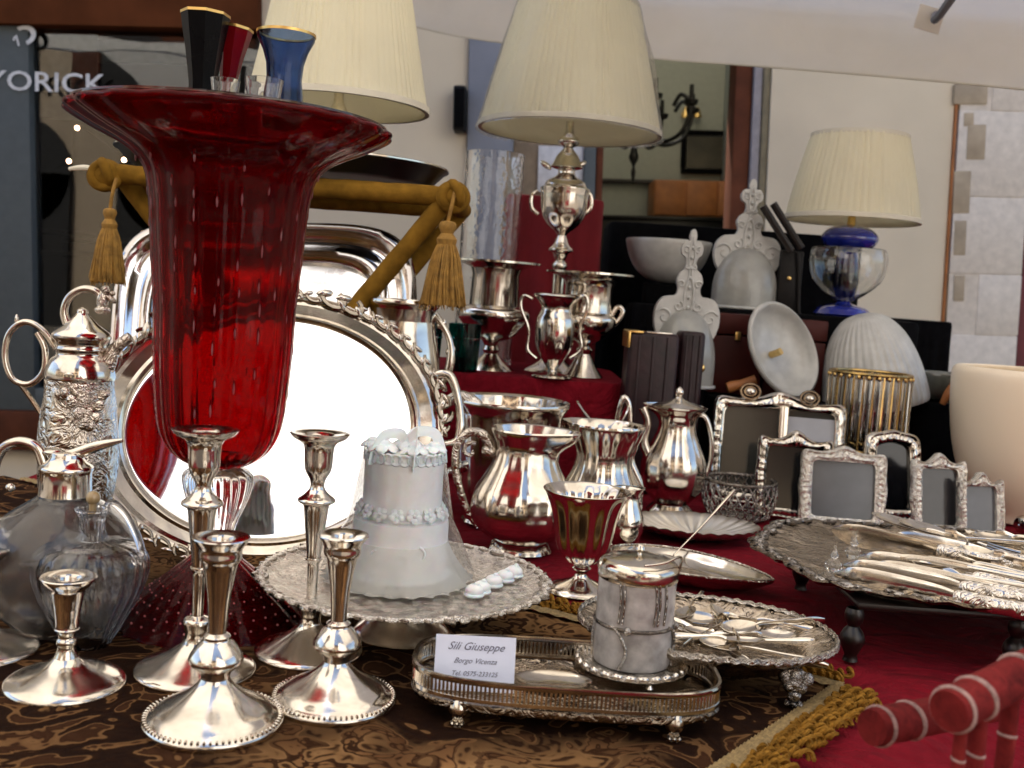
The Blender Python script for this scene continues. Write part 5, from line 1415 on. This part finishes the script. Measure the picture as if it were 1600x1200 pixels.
# ================================================================== BIG CUTLERY TRAY ON ITS DARK STAND
zr = TZ + .072
lc = G(1200, 872, zr)
cx, cyy = G(1470, 880, zr).x + .06, G(1470, 878, zr).y - .012
hw = cx - lc.x + .0; hd_ = .20
B = Vector((cx, cyy, TZ))
t = thing('tray_stand', 'low dark stand with turned legs under the cutlery tray', 'stand', B)
obj('top_board', box((0, 0, .0605), (hw * 1.55, hd_ * 1.62, .008), .003), WOODD, t)
lg = G(1343, 1048, TZ); lg2 = G(1590, 1055, TZ)
prl = [(.001, 0), (.008, 0), (.0065, .006), (.011, .016), (.013, .024), (.010, .032), (.006, .037), (.009, .042), (.010, .050), (.008, .0562)]
for x, y in ((lg.x - cx, -hd_ * .76), (lg2.x - cx, -hd_ * .76), (lg.x - cx + .02, .11), (lg2.x - cx, .11)):
    obj('leg', lathe(prl, 20, sub=2), WOODD, t, loc=(x, y, 0))
cut = thing('cutlery_tray', 'large scalloped engraved silver tray heaped with cutlery at the right', 'tray', Vector((cx, cyy, TZ + .0655)), (0, 0, R(-6)))
def bigo(th):
    x, y = superell(hw, hd_, 2.6)(th)
    k = 1 + .030 * math.cos(8 * th) + .018 * abs(math.sin(16 * th)); return x * k, y * k
obj('plate', polar(bigo, [(.001, .002), (.5, .002), (.80, .002), (.86, .006), (.93, .008), (.985, .011), (1, .009), (.98, .005), (.86, .001), (.001, 0)], 240, lambda th, s: .0012 * s * math.cos(48 * th) * (1 if s > .84 else 0)), ENG, cut, smooth=60)
obj('scroll_border', join(*[scrollpiece(bigo, 2 * PI * i / 64, .965, .0058 * (1.5 if i % 8 == 0 else 1), .010) for i in range(64)]), SILD, cut)
tz2 = TZ + .0655 + .0035
def place(px, row, dz=0): p = G(px, row, tz2 + .004); p.z = tz2 + dz; return p
kn = [(1480, 925, -.48, 'knife', 0), (1500, 915, -.45, 'knife', .004), (1520, 930, -.50, 'knife', .002), (1545, 922, -.42, 'knife', .006), (1470, 940, -.52, 'knife', .0), (1560, 938, -.46, 'knife', .001), (1580, 925, -.5, 'knife', .004), (1535, 905, -.40, 'fork', .003), (1570, 905, -.44, 'fork', .005), (1590, 890, -.38, 'fork', .003)]
ords = ['nearest', 'second', 'third', 'fourth', 'fifth', 'sixth', 'seventh', 'eighth', 'ninth', 'tenth']
for i, (px, row, yw, kd, dz) in enumerate(sorted(kn, key=lambda a: -a[1])):
    p = place(px, row, dz) + Vector((.012, 0, 0))
    spoon('table_' + kd, '%s silver table %s from the front edge in the sloping bundle on the big tray' % (ords[i], kd), p, PI + yw if kd == 'knife' else PI + yw + rnd.uniform(-.05, .05), .17, kd, SILA if i % 3 else SIL, 0, 'cutlery bundle on the big tray')
kr = random.Random(21)
whr = ['behind the bundle at the left', 'behind the bundle at its middle', 'behind the bundle toward the right edge', 'across the crystal bottle among the cutlery', 'under the small forks', 'at the far right edge', 'beside the embossed shell dish', 'in the middle of the big tray', 'left of the sloping bundle', 'below the ladle', 'right of the ladle', 'below the smallest picture frame']
for i, ((px, row, yw, kd), wn) in enumerate(zip(((1440, 905, 2.7, 'fork'), (1480, 895, 2.6, 'spoon'), (1555, 895, 2.75, 'fork'), (1525, 888, 2.5, 'spoon'), (1545, 878, 2.9, 'knife'), (1598, 880, 2.7, 'fork'), (1450, 905, 2.55, 'spoon'), (1460, 880, 2.75, 'knife'), (1475, 915, 2.62, 'fork'), (1430, 866, 2.5, 'spoon'), (1480, 858, 2.9, 'fork'), (1545, 862, 3.0, 'spoon')), whr)):
    spoon('table_' + kd, 'silver table %s lying %s' % (kd, wn), place(px, row, .002 + .0028 * (i % 4)), yw + kr.uniform(-.1, .1), .15, kd, SILA if i % 2 else SIL, kr.uniform(-.06, .03), 'loose cutlery on the big tray', kr.uniform(-.3, .3))
spoon('ladle', 'large silver ladle leaning at the back edge of the big tray below the frames', place(1400, 835, .014), 2.4, .20, 'ladle', SIL, -.12)
spoon('ladle', 'silver serving spoon with wide bowl next to the ladle on the big tray', place(1440, 842, .012), 2.2, .18, 'ladle', SIL, -.08)
for i, (px, row, yw) in enumerate(((1530, 850, 2.7), (1560, 845, 2.9), (1590, 852, 2.6), (1500, 862, 2.8), (1570, 868, 2.75))):
    spoon('fork', '%s of the small forks lying at the back of the big tray' % ords[i].replace('nearest', 'first').capitalize().lower(), place(px, row, .002 + .002 * (i % 2)), yw, .13, 'fork', SIL, 0, 'small forks at the back of the big tray')
for i, (px, row, lab) in enumerate(((1302, 888, 'frontmost of the small crystal bottles with pointed stoppers on the big tray'), (1333, 868, 'crystal bottle with pointed stopper behind the frontmost one on the big tray'), (1508, 880, 'crystal bottle with pointed stopper among the cutlery on the big tray'))):
    p = place(px, row)
    k = thing('crystal_bottle', lab, 'bottle', p, group='small crystal bottles')
    obj('body', lathe([(.001, .0), (.006, 0), (.0095, .004), (.010, .009), (.006, .014), (.003, .016)], 12, sub=1), CLEAR, k, smooth=20)
    obj('stopper', lathe([(.003, .016), (.005, .019), (.002, .025), (.0004, .034)], 10), CLEAR, k, smooth=20)
q = place(1378, 905)
t = thing('embossed_shell', 'small embossed silver shell dish lying on the big tray', 'dish', q, (0, 0, .5))
obj('dish', polar(lambda th: (.045 * math.cos(th) * (1 + .04 * abs(math.cos(9 * th))), .028 * math.sin(th) * (1 + .04 * abs(math.cos(9 * th)))), [(.001, .008), (.5, .007), (.85, .003), (1, .001), (.95, .0), (.001, .001)], 90, lambda th, s: .0015 * s * abs(math.sin(9 * th))), SILD, t)

# ================================================================== PICTURE FRAMES
def pframe(px, row, wpx, hpx, yaw, lab, bord=14, crest=0.5, panel=(.05, .05, .05), openings=1, mat=SIL, archw=0, tilt=12, inner=None, Yadd=0, orn=None, wavy=.03):
    B = G(px, row); B.y += Yadd; B.x *= (B.y) / (B.y - Yadd) if Yadd else 1
    W, H, bd = U(B, wpx) / 2, U(B, hpx) / math.cos(R(tilt)) / 2, U(B, bord)
    t = thing('picture_frame', lab, 'picture frame', B, (R(-tilt), 0, R(yaw)), 'silver picture frames')
    n = 160
    def outl(th):
        x, y = superell(W, H, 7)(th)
        wv = 1 + wavy * math.cos(8 * th) * .5
        y2 = y
        if y > H * .6:               # shaped top: raised centre and horns
            u = x / W
            y2 = y + U(B, 1) * (crest * 16 * math.exp(-(u * 3.2) ** 2) + crest * 12 * math.exp(-((abs(u) - 1) * 5) ** 2) - crest * 6)
            if archw: y2 = y + archw * H * (1 - u * u)
        return x * wv, y2 * wv
    def innl(th):
        x, y = superell(W - bd, H - bd, 14)(th); 
        if y > (H - bd) * .6 and archw: y = y + archw * H * (1 - (x / (W - bd)) ** 2) * .9
        return x, y
    rings = []
    for s, dpt in ((0, .006), (0, -.002), (.05, -.006), (.2, -.009), (.35, -.0065), (.5, -.0085), (.7, -.009), (.85, -.005), (.97, -.004), (1.0, .0), (1.0, .006)):
        ring = []
        for j in range(n):
            th = 2 * PI * j / n; o = outl(th); i_ = innl(th)
            k = (math.sin(40 * th) * .0010 + math.sin(17 * th) * .0008) if .1 < s < .8 else 0
            ring.append((o[0] + (i_[0] - o[0]) * s, dpt + k, H + o[1] + (i_[1] - o[1]) * s))
        rings.append(ring)
    obj('moulding', grid(rings), mat, t, smooth=50)
    hp = H * (1 + .5 * archw) - bd * .5
    pm = plain('card_insert', tuple(x * .7 for x in panel), .12, var=.25, scale=9, bmp=.10, bscale=8, spec=.6)  # insert tones include what the glass in front would reflect
    if inner: inner(t, W, H, bd)
    ZC = H + (archw * H * .4)
    obj('insert', box((0, .004, ZC), ((W - bd * .7) * 2, .002, (H - bd * .7 + archw * H * .45) * 2)), pm, t)
    obj('back_board', box((0, .0085, H), ((W - bd * .4) * 2, .004, (H - bd * .4) * 2)), BLACK, t)
    leg_l = H * 1.5; ang = R(tilt + 22)
    obj('easel_leg', box((0, .012 + math.sin(ang) * leg_l / 2, H * 1.45 - math.cos(ang) * leg_l / 2), (.03, .003, leg_l * .97), 0, (ang, 0, 0)), BLACK, t)
    if orn:
        for ox, oz, sz in orn:
            obj('rosette', join(*[torus((ox * W, -.010, H + oz * H), U(B, sz) * k, U(B, sz) * .16, 20, 6, (PI / 2, 0, 0), 1, .8) for k in (1, .6)], ball((ox * W, -.011, H + oz * H), (U(B, sz) * .5, .005, U(B, sz) * .4))), mat, t)
    return t, W, H, bd, B
def dividr(t, W, H, bd):
    obj('centre_bar', join(tube([(0.0 + W * .06, -.004, bd * .8), (W * .06, -.004, 2 * H - bd * .8)], bd * .42, 10, 1, .7)), SIL, t)
    q = plain('reflecting_insert', (.36, .37, .41), .4, var=.05, coat=.6)  # pale blue tone stands for sky and facade reflected in the glass
    obj('reflection_card', box((W * .5, .0018, H * 1.1), (W * .74, .0015, H * 1.15)), q, t)
pframe(1206, 815, 208, 170, -8, 'double silver frame with two rosettes, dark left opening and pale reflection in the right one, at the back', 19, .8, (.045, .045, .04), orn=((-.46, 1.06, 15), (.42, 1.02, 14)), inner=dividr, Yadd=.12)
pframe(1235, 822, 118, 128, -8, 'silver frame with wavy top and dark empty opening behind the grey frame', 17, .9, (.018, .018, .018), Yadd=.05)
pframe(1314, 828, 134, 122, -4, 'silver frame with insert tinted like reflecting glass and ornate border in the front row', 19, .6, (.13, .14, .16), mat=SILF)
pframe(1394, 815, 92, 132, 6, 'arched silver frame with curled shoulders and black opening', 19, .7, (.012, .012, .014), archw=.12, Yadd=.0)
pframe(1468, 836, 92, 116, 8, 'silver frame with embossed crest and dark grey insert, second from right', 16, .9, (.05, .05, .055), mat=SILF)
pframe(1533, 842, 76, 92, 8, 'smallest silver frame with heavy chased top at the far right', 13, 1.0, (.13, .14, .165), mat=SILF)

# ================================================================== RIGHT BACK: CASES, GLASS SHADES
# lower black riser behind frames
zR1 = PX(1250, 630, 2.06).z
draped_box('display_riser', 'low black draped riser directly behind the picture frames', 'display riser', PX(1108, 700, 2.06).x, PX(1425, 700, 2.06).x, 2.06, 2.23, TZ - .003, zR1, BLACK)
draped_box('display_block', 'tall black draped block behind the blue glass lamp', 'display riser', PX(948, 400, 2.68).x, PX(1352, 400, 2.68).x, 2.66, 2.88, TZ - .003, PX(1200, 362, 2.68).z, BLACK)
q = PX(1440, 500, 2.64)
draped_box('display_block', 'black draped block standing against the cream wall at the right', 'display riser', PX(1362, 500, 2.64).x, PX(1492, 500, 2.64).x, 2.63, 2.84, TZ - .003, q.z, BLACK)
# wooden boxes standing on riser 1 in front of riser 2
for (x0, x1, r0, lab, mt) in ((1112, 1196, 484, 'reddish brown wooden box, left one below the frosted wall lights', WOODR), (1200, 1292, 492, 'reddish brown wooden box, right one behind the oval glass plate', WOODR)):
    a = PX(x0, r0, 2.16); b = PX(x1, r0, 2.16)
    zt2 = a.z - .004; zb2 = zR1 + .002
    t = thing('wooden_box', lab, 'box', ((a.x + b.x) / 2, 2.18, zb2), group='reddish wooden boxes')
    H_ = zt2 - zb2
    obj('case', box((0, 0, H_ * .36), (b.x - a.x, .07, H_ * .72), .004), mt, t)
    obj('lid', box((0, 0, H_ * .865), (b.x - a.x + .003, .073, H_ * .26), .004), mt, t)
    obj('clasp', box((0, -.038, H_ * .72), (.012, .004, .018), .001), BRASS, t)
# tall dark leather case with gilt corner
for x0, x1, r0, rb_, Y, lab in ((983, 1062, 520, 790, 1.92, 'tall dark plum leather case with gilt top corner'), (1064, 1102, 518, 790, 1.95, 'narrow dark leather case right of the gilt cornered one')):
    a = PX(x0, r0, Y); b = PX(x1, r0, Y)
    H_ = (a.z + b.z) / 2 - TZ
    t = thing('leather_case', lab, 'case', ((a.x + b.x) / 2 - .004, Y, TZ), (0, 0, R(4)))
    W_ = b.x - a.x
    obj('case', box((0, 0, H_ / 2), (W_, .06, H_), .008, seg=3), LEATH, t)
    for k in range(3):
        obj('rib', box((-W_ * .3 + k * W_ * .28, -.031, H_ * .5), (.004, .004, H_ * .96), .0015), LEATH, t)
    if x0 < 1000:
        obj('corner_mount', join(box((-W_ / 2 + .012, -.0, H_ + .0005), (.026, .064, .004), .001), box((-W_ / 2 - .0005, 0, H_ - .014), (.004, .064, .03), .001)), GOLDT, t)
        obj('top_mount', box((W_ * .1, 0, H_ + .0008), (W_ * .5, .05, .003), .001), SIL, t)
    else:
        obj('clasp', ball((W_ / 2, -.02, H_ * .78), (.005, .004, .008), 10, 6), BRASS, t)
# frosted bowl
B = PX(1040, 443, 2.45)
t0 = thing('display_block', 'small black block under the frosted glass bowl', 'display riser', Vector((B.x, 2.45, R2 - .001)))
hb = B.z - R2
obj('block', box((0, 0, hb / 2), (.10, .08, max(hb, .01)), .004), BLACK, t0)
B.z += .001
t = thing('frosted_bowl', 'white frosted glass bowl with flat rim on the black block at the back', 'bowl', B)
P = prof(B, [(442, 14), (436, 32), (424, 48), (408, 58), (392, 64), (378, 67)]); P[0] = (P[0][0], 0)
obj('bowl', lathe(wall_of([(.001, 0)] + P, .004)[:-1], 64, sub=2), FROST, t)
# frosted wall lights: scrolled back and half dome
def walllight(B, top, domtop, cxs, hwd, lab):
    t = thing('glass_wall_light', lab, 'wall light', B, group='frosted glass wall lights')
    zT, zD = lz(B, top) - B.z, lz(B, domtop) - B.z
    r = U(B, hwd)
    # half dome with closed front
    rings = []
    for i in range(15):
        f = i / 14; z = zD * f; q = r * math.sqrt(max(0, 1 - (max(0, f - .25) / .75) ** 2)) * (1 - .04 * (1 - f))
        rings.append([(q * math.cos(PI * j / 40 + PI), q * .75 * math.sin(PI * j / 40 + PI), z) for j in range(41)])
    V, F = grid(rings, False)
    obj('half_dome', (V, F), FROSTD, t, smooth=180)
    obj('dome_rim', tube([(r * 1.0 * math.cos(PI * j / 40 + PI), r * .76 * math.sin(PI * j / 40 + PI), .003) for j in range(41)], .0035, 8, 1), FROST, t)
    pl = []
    c0 = zD * .60; h = zT - c0
    half = [(0, 1.0), (.07, .985), (.11, .93), (.10, .89), (.24, .885), (.33, .83), (.30, .77), (.20, .745), (.155, .70), (.19, .64), (.33, .60), (.40, .53), (.34, .46), (.40, .40), (.58, .39), (.80, .37), (.98, .28), (1.0, .14), (.86, .02), (.62, -.02), (0, -.03)]
    hp = [(v.x, v.y) for v in spline([(x, z, 0) for x, z in half], 3)]
    poly = [(x * r, c0 + z * h) for x, z in hp] + [(-x * r, c0 + z * h) for x, z in hp[1:-1]][::-1]
    n_ = len(poly)
    Vp = [(x * .97, -.004, z) for x, z in poly] + [(x, -.001, z) for x, z in poly] + [(x, .010, z) for x, z in poly]
    Fp = [tuple(range(n_))[::-1]] + [(i, (i + 1) % n_, n_ + (i + 1) % n_, n_ + i) for i in range(n_)] + [(n_ + i, n_ + (i + 1) % n_, 2 * n_ + (i + 1) % n_, 2 * n_ + i) for i in range(n_)] + [tuple(range(2 * n_, 3 * n_))]
    pl.append((Vp, Fp))
    for s in (-1, 1):
        for x, z, q, th in ((.70, .20, .26, .5), (.30, .30, .17, 2.0), (.26, .50, .12, .4), (.18, .81, .11, 1.2), (.45, .12, .14, 3.0), (.12, .66, .08, 2.0)):
            pl.append(spiral((s * x * r, -.006, c0 + z * h), q * r, 1.2, th if s > 0 else PI - th, .030 * r, s))
        pl.append(tube([(s * r * .06, -.005, c0 + h * .15), (s * r * .14, -.006, c0 + h * .4), (s * r * .03, -.006, c0 + h * .6), (s * r * .09, -.006, c0 + h * .75), (0, -.006, c0 + h * .93)], r * .028, 6, 4))
    for k in range(8):
        pl.append(ball((0, -.006, c0 + h * (.2 + .09 * k)), (r * .05, .004, r * .06), 8, 6))
    obj('scrolled_back', join(*pl), FROST, t)
    return t
B = onz(1160, 480, 2.31, R2)
walllight(B, 280, 386, 0, 52, 'larger frosted glass wall light with scrolled crest, behind on the wooden boxes')
B = onz(1064, 600, 2.06, 0); B.z = TZ
t0 = thing('display_block', 'black block under the smaller frosted wall light behind the leather case', 'display riser', B)
zq = lz(B, 604) - B.z
obj('block', box((.0, .02, zq / 2), (.09, .07, zq), .004), BLACK, t0)
B2 = B + Vector((0, 0, zq + .001))
walllight(B2, 358, 482, 0, 51, 'smaller frosted glass wall light with scrolled crest above the leather case')
# oval frosted plate with brass fitting
B = PX(1220, 548, 2.09)
t = thing('oval_glass_shade', 'oval frosted glass dish shade tipped on edge with brass fitting in its middle', 'glass shade', B)
t.rotation_euler = (Matrix.Rotation(R(-32), 3, 'Y') @ Matrix.Rotation(R(28), 3, 'Z').to_3x3() @ Matrix.Rotation(R(90), 3, 'X')).to_euler()
a_, b2_ = U(B, 60), U(B, 80)
se = superell(a_, b2_, 2.0)
obj('dish', polar(se, [(.001, -.018), (.4, -.017), (.75, -.010), (.86, .002), (.9, .012), (.95, .015), (1.0, .012), (1.0, .006), (.9, -.006), (.75, -.016), (.4, -.024), (.001, -.025)], 80), FROST, t, smooth=60)
obj('brass_fitting', tube([(-.012, 0, -.018), (-.012, .001, .004), (-.010, .002, .012)], .0075, 14, 2), BRASS, t)
B = PX(1158, 600, 2.10)
t = thing('wooden_peg', 'short turned wooden peg sticking out left of the oval glass shade', 'peg', (B.x, B.y, B.z))
t.rotation_euler = (0, R(70), 0)
obj('peg', lathe([(.001, -.03), (.011, -.03), (.012, -.02), (.009, 0), (.011, .03), (.001, .031)], 16), WOODO, t)
# ribbed half dome shade leaning
B = onz(1368, 640, 2.14, zR1 + .001)
t = thing('ribbed_glass_shade', 'ribbed frosted glass shade leaning over behind the crystal rod shade', 'glass shade', B, (0, R(-14), 0))
h = lz(B, 488) - B.z; r = U(B, 76)
obj('dome', lathe([(r * 1.0, .0), (r * 1.02, h * .06), (r * .99, h * .25), (r * .90, h * .5), (r * .72, h * .75), (r * .45, h * .93), (r * .2, h * .99), (.001, h)], 160, lambda th, rr, z: 1 + .035 * abs(math.sin(20 * th)), sub=3), FROST, t, smooth=70)
# crystal rod shade with brass bands
B = onz(1350, 690, 1.95, TZ)
zlo, zhi = lz(B, 700) - B.z, lz(B, 583) - B.z
t = thing('crystal_rod_shade', 'drum shade of crystal rods held by brass bands behind the frames', 'glass shade', B)
r = U(B, 60)
B.z = TZ
for i in range(26):
    a = 2 * PI * i / 26
    if i == 0: rod = mesh('glass_rod', lathe([(.001, zlo - .004), (.006, zlo), (.0075, zhi - .01), (.004, zhi - .002), (.001, zhi - .001)], 8), CLEAR, 20)
    obj('glass_rod', rod, None, t, loc=(r * .96 * math.cos(a), r * .96 * math.sin(a), 0))
    a2 = a + PI / 26
    if i == 0: st_ = mesh('brass_strip', box((0, 0, (zlo + zhi) / 2), (.0022, .003, zhi - zlo)), BRASS)
    obj('brass_strip', st_, None, t, loc=(r * math.cos(a2), r * math.sin(a2), 0), rot=(0, 0, a2))
obj('brass_ring', torus((0, 0, zlo), r, .003, 56, 8), BRASS, t)
obj('brass_ring', join(torus((0, 0, zhi), r, .0035, 56, 8), *[ball((r * 1.02 * math.cos(2 * PI * i / 26), r * 1.02 * math.sin(2 * PI * i / 26), zhi - .006), (.004, .004, .005), 8, 6) for i in range(26)]), BRASS, t)
obj('stand', lathe([(.001, 0), (r * .8, 0), (r * .8, .006), (.012, .012), (.01, zlo - .004), (r * .98, zlo - .003), (r * .98, zlo)], 32), BLACK, t)
# amber glass bowl with wooden hoop
B = onz(1466, 640, 2.02, 0); B.z = R2 if False else PX(1466, 632, 2.0).z
t0 = thing('display_block', 'black block under the smoky glass bowl with wooden hoop', 'display riser', Vector((B.x + .02, 2.03, R2 - .002)))
B.z = R2 + .001
t = thing('hooped_glass_bowl', 'smoky ribbed glass bowl with curved wooden hoop beside the peach vase', 'bowl', Vector((PX(1470, 560, 2.14).x, 2.14, 0)))
zz_ = PX(1470, 628, 2.14).z
t.location.z = zz_
obj('bowl', lathe(wall_of([(.001, 0), (.02, .001), (.042, .018), (.050, .04), (.052, .06)], .003)[:-1], 48, lambda th, r, z: 1 + .02 * math.cos(20 * th), sub=2), plain('smoky_glass', (.07, .075, .065), .12, coat=.8, var=.4), t)
obj('hoop', tube([(-.01, -.055, .0), (.0, -.058, .025), (.02, -.055, .052), (.05, -.05, .064), (.075, -.045, .064)], [.006, .009, .009, .006, .003], 10, 6), WOODO, t)
C.objects.unlink(t0); bpy.data.objects.remove(t0)
b0 = thing('display_block', 'black block under the smoky glass bowl with wooden hoop', 'display riser', Vector((t.location.x, 2.15, TZ)))
hh = zz_ - .001 - TZ
obj('block', box((0, .0, hh / 2), (.12, .10, hh), .004), BLACK, b0)
# black wooden handles with leather strap (folded easel / case)
q0 = PX(1246, 492, 2.27)
t = thing('folding_music_stand', 'pair of slanting dark wooden bars with brass studs and black leather flap', 'stand', (q0.x, 2.26, R2))
def LQ(px, row, dy=0): return PX(px, row, 2.26 + dy) - Vector(t.location)
obj('bar', tube([LQ(1192, 322), LQ(1236, 392)], .0085, 8, 1), WOODD, t)
obj('bar', tube([LQ(1208, 318), LQ(1252, 388)], .0085, 8, 1), WOODD, t)
zlow = .001
a = LQ(1240, 390, .01)
obj('leather_flap', box((a.x + .0, .02, a.z / 2), (.052, .012, a.z - .004), .004), LEATB, t)
for px, row in ((1233, 387), (1233, 435)):
    obj('stud', ball(LQ(px, row, .012) + Vector((0, -.002, 0)), (.0055, .003, .0055), 12, 8), BRASS, t)
obj('strap', tube([LQ(1247, 395, .008), LQ(1249, 430, .008), LQ(1248, 480, .008), LQ(1250, 492, .008)], .004, 8, 4, .5), LEATB, t)
# small silver bits on the counter behind the bowl
# peach opal vase
B = G(1592, 806); B.z = TZ
B = G(1588, 812)
t = thing('opal_glass_vase', 'large peach coloured opal glass vase cut off by the right edge', 'vase', B)
P = prof(B, [(812, 52), (806, 54), (780, 72), (745, 92), (700, 106), (650, 114), (610, 117), (588, 117), (580, 113), (578, 106)]); P[0] = (P[0][0], 0)
obj('body', lathe([(.001, 0)] + P + [(r_ - .008, z_ + (.006 if k_ > 5 else -.004)) for k_, (r_, z_) in enumerate(P[::-1][1:-2])] + [(.001, P[2][1] + .004)], 80, sub=2), OPAL, t, smooth=180)
q = G(1590, 836)
t = thing('silver_cup', 'small rolled silver cup lying by the foot of the peach vase', 'cup', q, (0, 0, .4))
obj('cup', xf(lathe(wall_of([(.001, 0), (.012, .001), (.017, .012), (.015, .03), (.018, .04)], .0015)[:-1], 32, sub=2), RT((0, 0, .018), (0, PI / 2, 0))), SIL, t)

# ================================================================== RED CHAIR, NEAREST
def bamboo(P, r, t, name='rail', bands=(), n=5):
    Q = spline(P, n) if len(P) > 2 else [Vector(p) for p in P]
    Q = [Vector(Q[0]).lerp(Vector(Q[-1]), k / 24) for k in range(25)] if len(Q) == 2 else Q
    o = obj(name, tube(Q, [r * (1 + .05 * noise.noise(Vector((k * .5, r * 90, 0))) - (.06 if k in (0, len(Q) - 1) else 0)) for k in range(len(Q))], 24, 1), VIOL, t, smooth=60)
    for f, wv in bands:
        L_ = [0]
        for a, b in zip(Q, Q[1:]): L_.append(L_[-1] + (Vector(b) - Vector(a)).length)
        s = f * L_[-1]
        for k in range(len(Q) - 1):
            if L_[k] <= s <= L_[k + 1]:
                p = Vector(Q[k]).lerp(Vector(Q[k + 1]), (s - L_[k]) / (L_[k + 1] - L_[k])); d = (Vector(Q[k + 1]) - Vector(Q[k])).normalized()
                qt = d.to_track_quat('Z', 'Y').to_matrix().to_4x4()
                obj('band', xf(torus((0, 0, 0), r - wv * .45, wv, 28, 8), Matrix.Translation(p) @ qt @ Euler((.12 * math.sin(f * 20), .1, 0)).to_matrix().to_4x4()), WHITEB, o); break
    return o
cA = PX(1482, 1112, .56); cA2 = PX(1640, 1030, .63)
cBk = PX(1362, 1137, .63); cB2 = PX(1560, 1098, .70)
chair = thing('bamboo_chair', 'red painted bamboo style chair with white banded joints at the lower right', 'chair', (cA2.x, .62, 0))
o_ = Vector(chair.location)
r0 = 35 * .57 / FPX * 1.0; r1 = 30 * .64 / FPX
bamboo([cA - o_, cA2 - o_], r0, chair, 'top_rail', ((.04, .0026), (.24, .0028), (.66, .0032)))
bamboo([cBk - o_, cB2 - o_], r1, chair, 'top_rail', ((.05, .0026), (.27, .0026)))
dA = (cA2 - cA)
for f, lean in ((.30, .01), (.62, .0)):
    p = cA + dA * f + Vector((0, 0, -r0 * .6)); pe = Vector((p.x + lean, p.y + .0, .47))
    bamboo([p - o_, pe - o_], r0 * .42, chair, 'spindle', ((.06, .0012), (.3, .0012)))
p = cA + dA * .14 + Vector((0, .0, -r0 * .8)); 
bamboo([p - o_, Vector((p.x + .004, p.y, .47)) - o_], r0 * .30, chair, 'spindle', ((.05, .001),))
q1_ = Vector((cA.x + .03, .56, 0)); q2_ = Vector((cA.x + .36, .56, 0))
obj('seat', box(Vector(((q1_.x + q2_.x) / 2, .42, .45)) - o_, (.40, .38, .035), .012), VIOL, chair)
for x in (cA.x + .02, cA.x + .36):
    for y in (.25, .58):
        bamboo([Vector((x, y, .0)) - o_, Vector((x, y, .435)) - o_], .014, chair, 'leg', ((.5, .0015),))
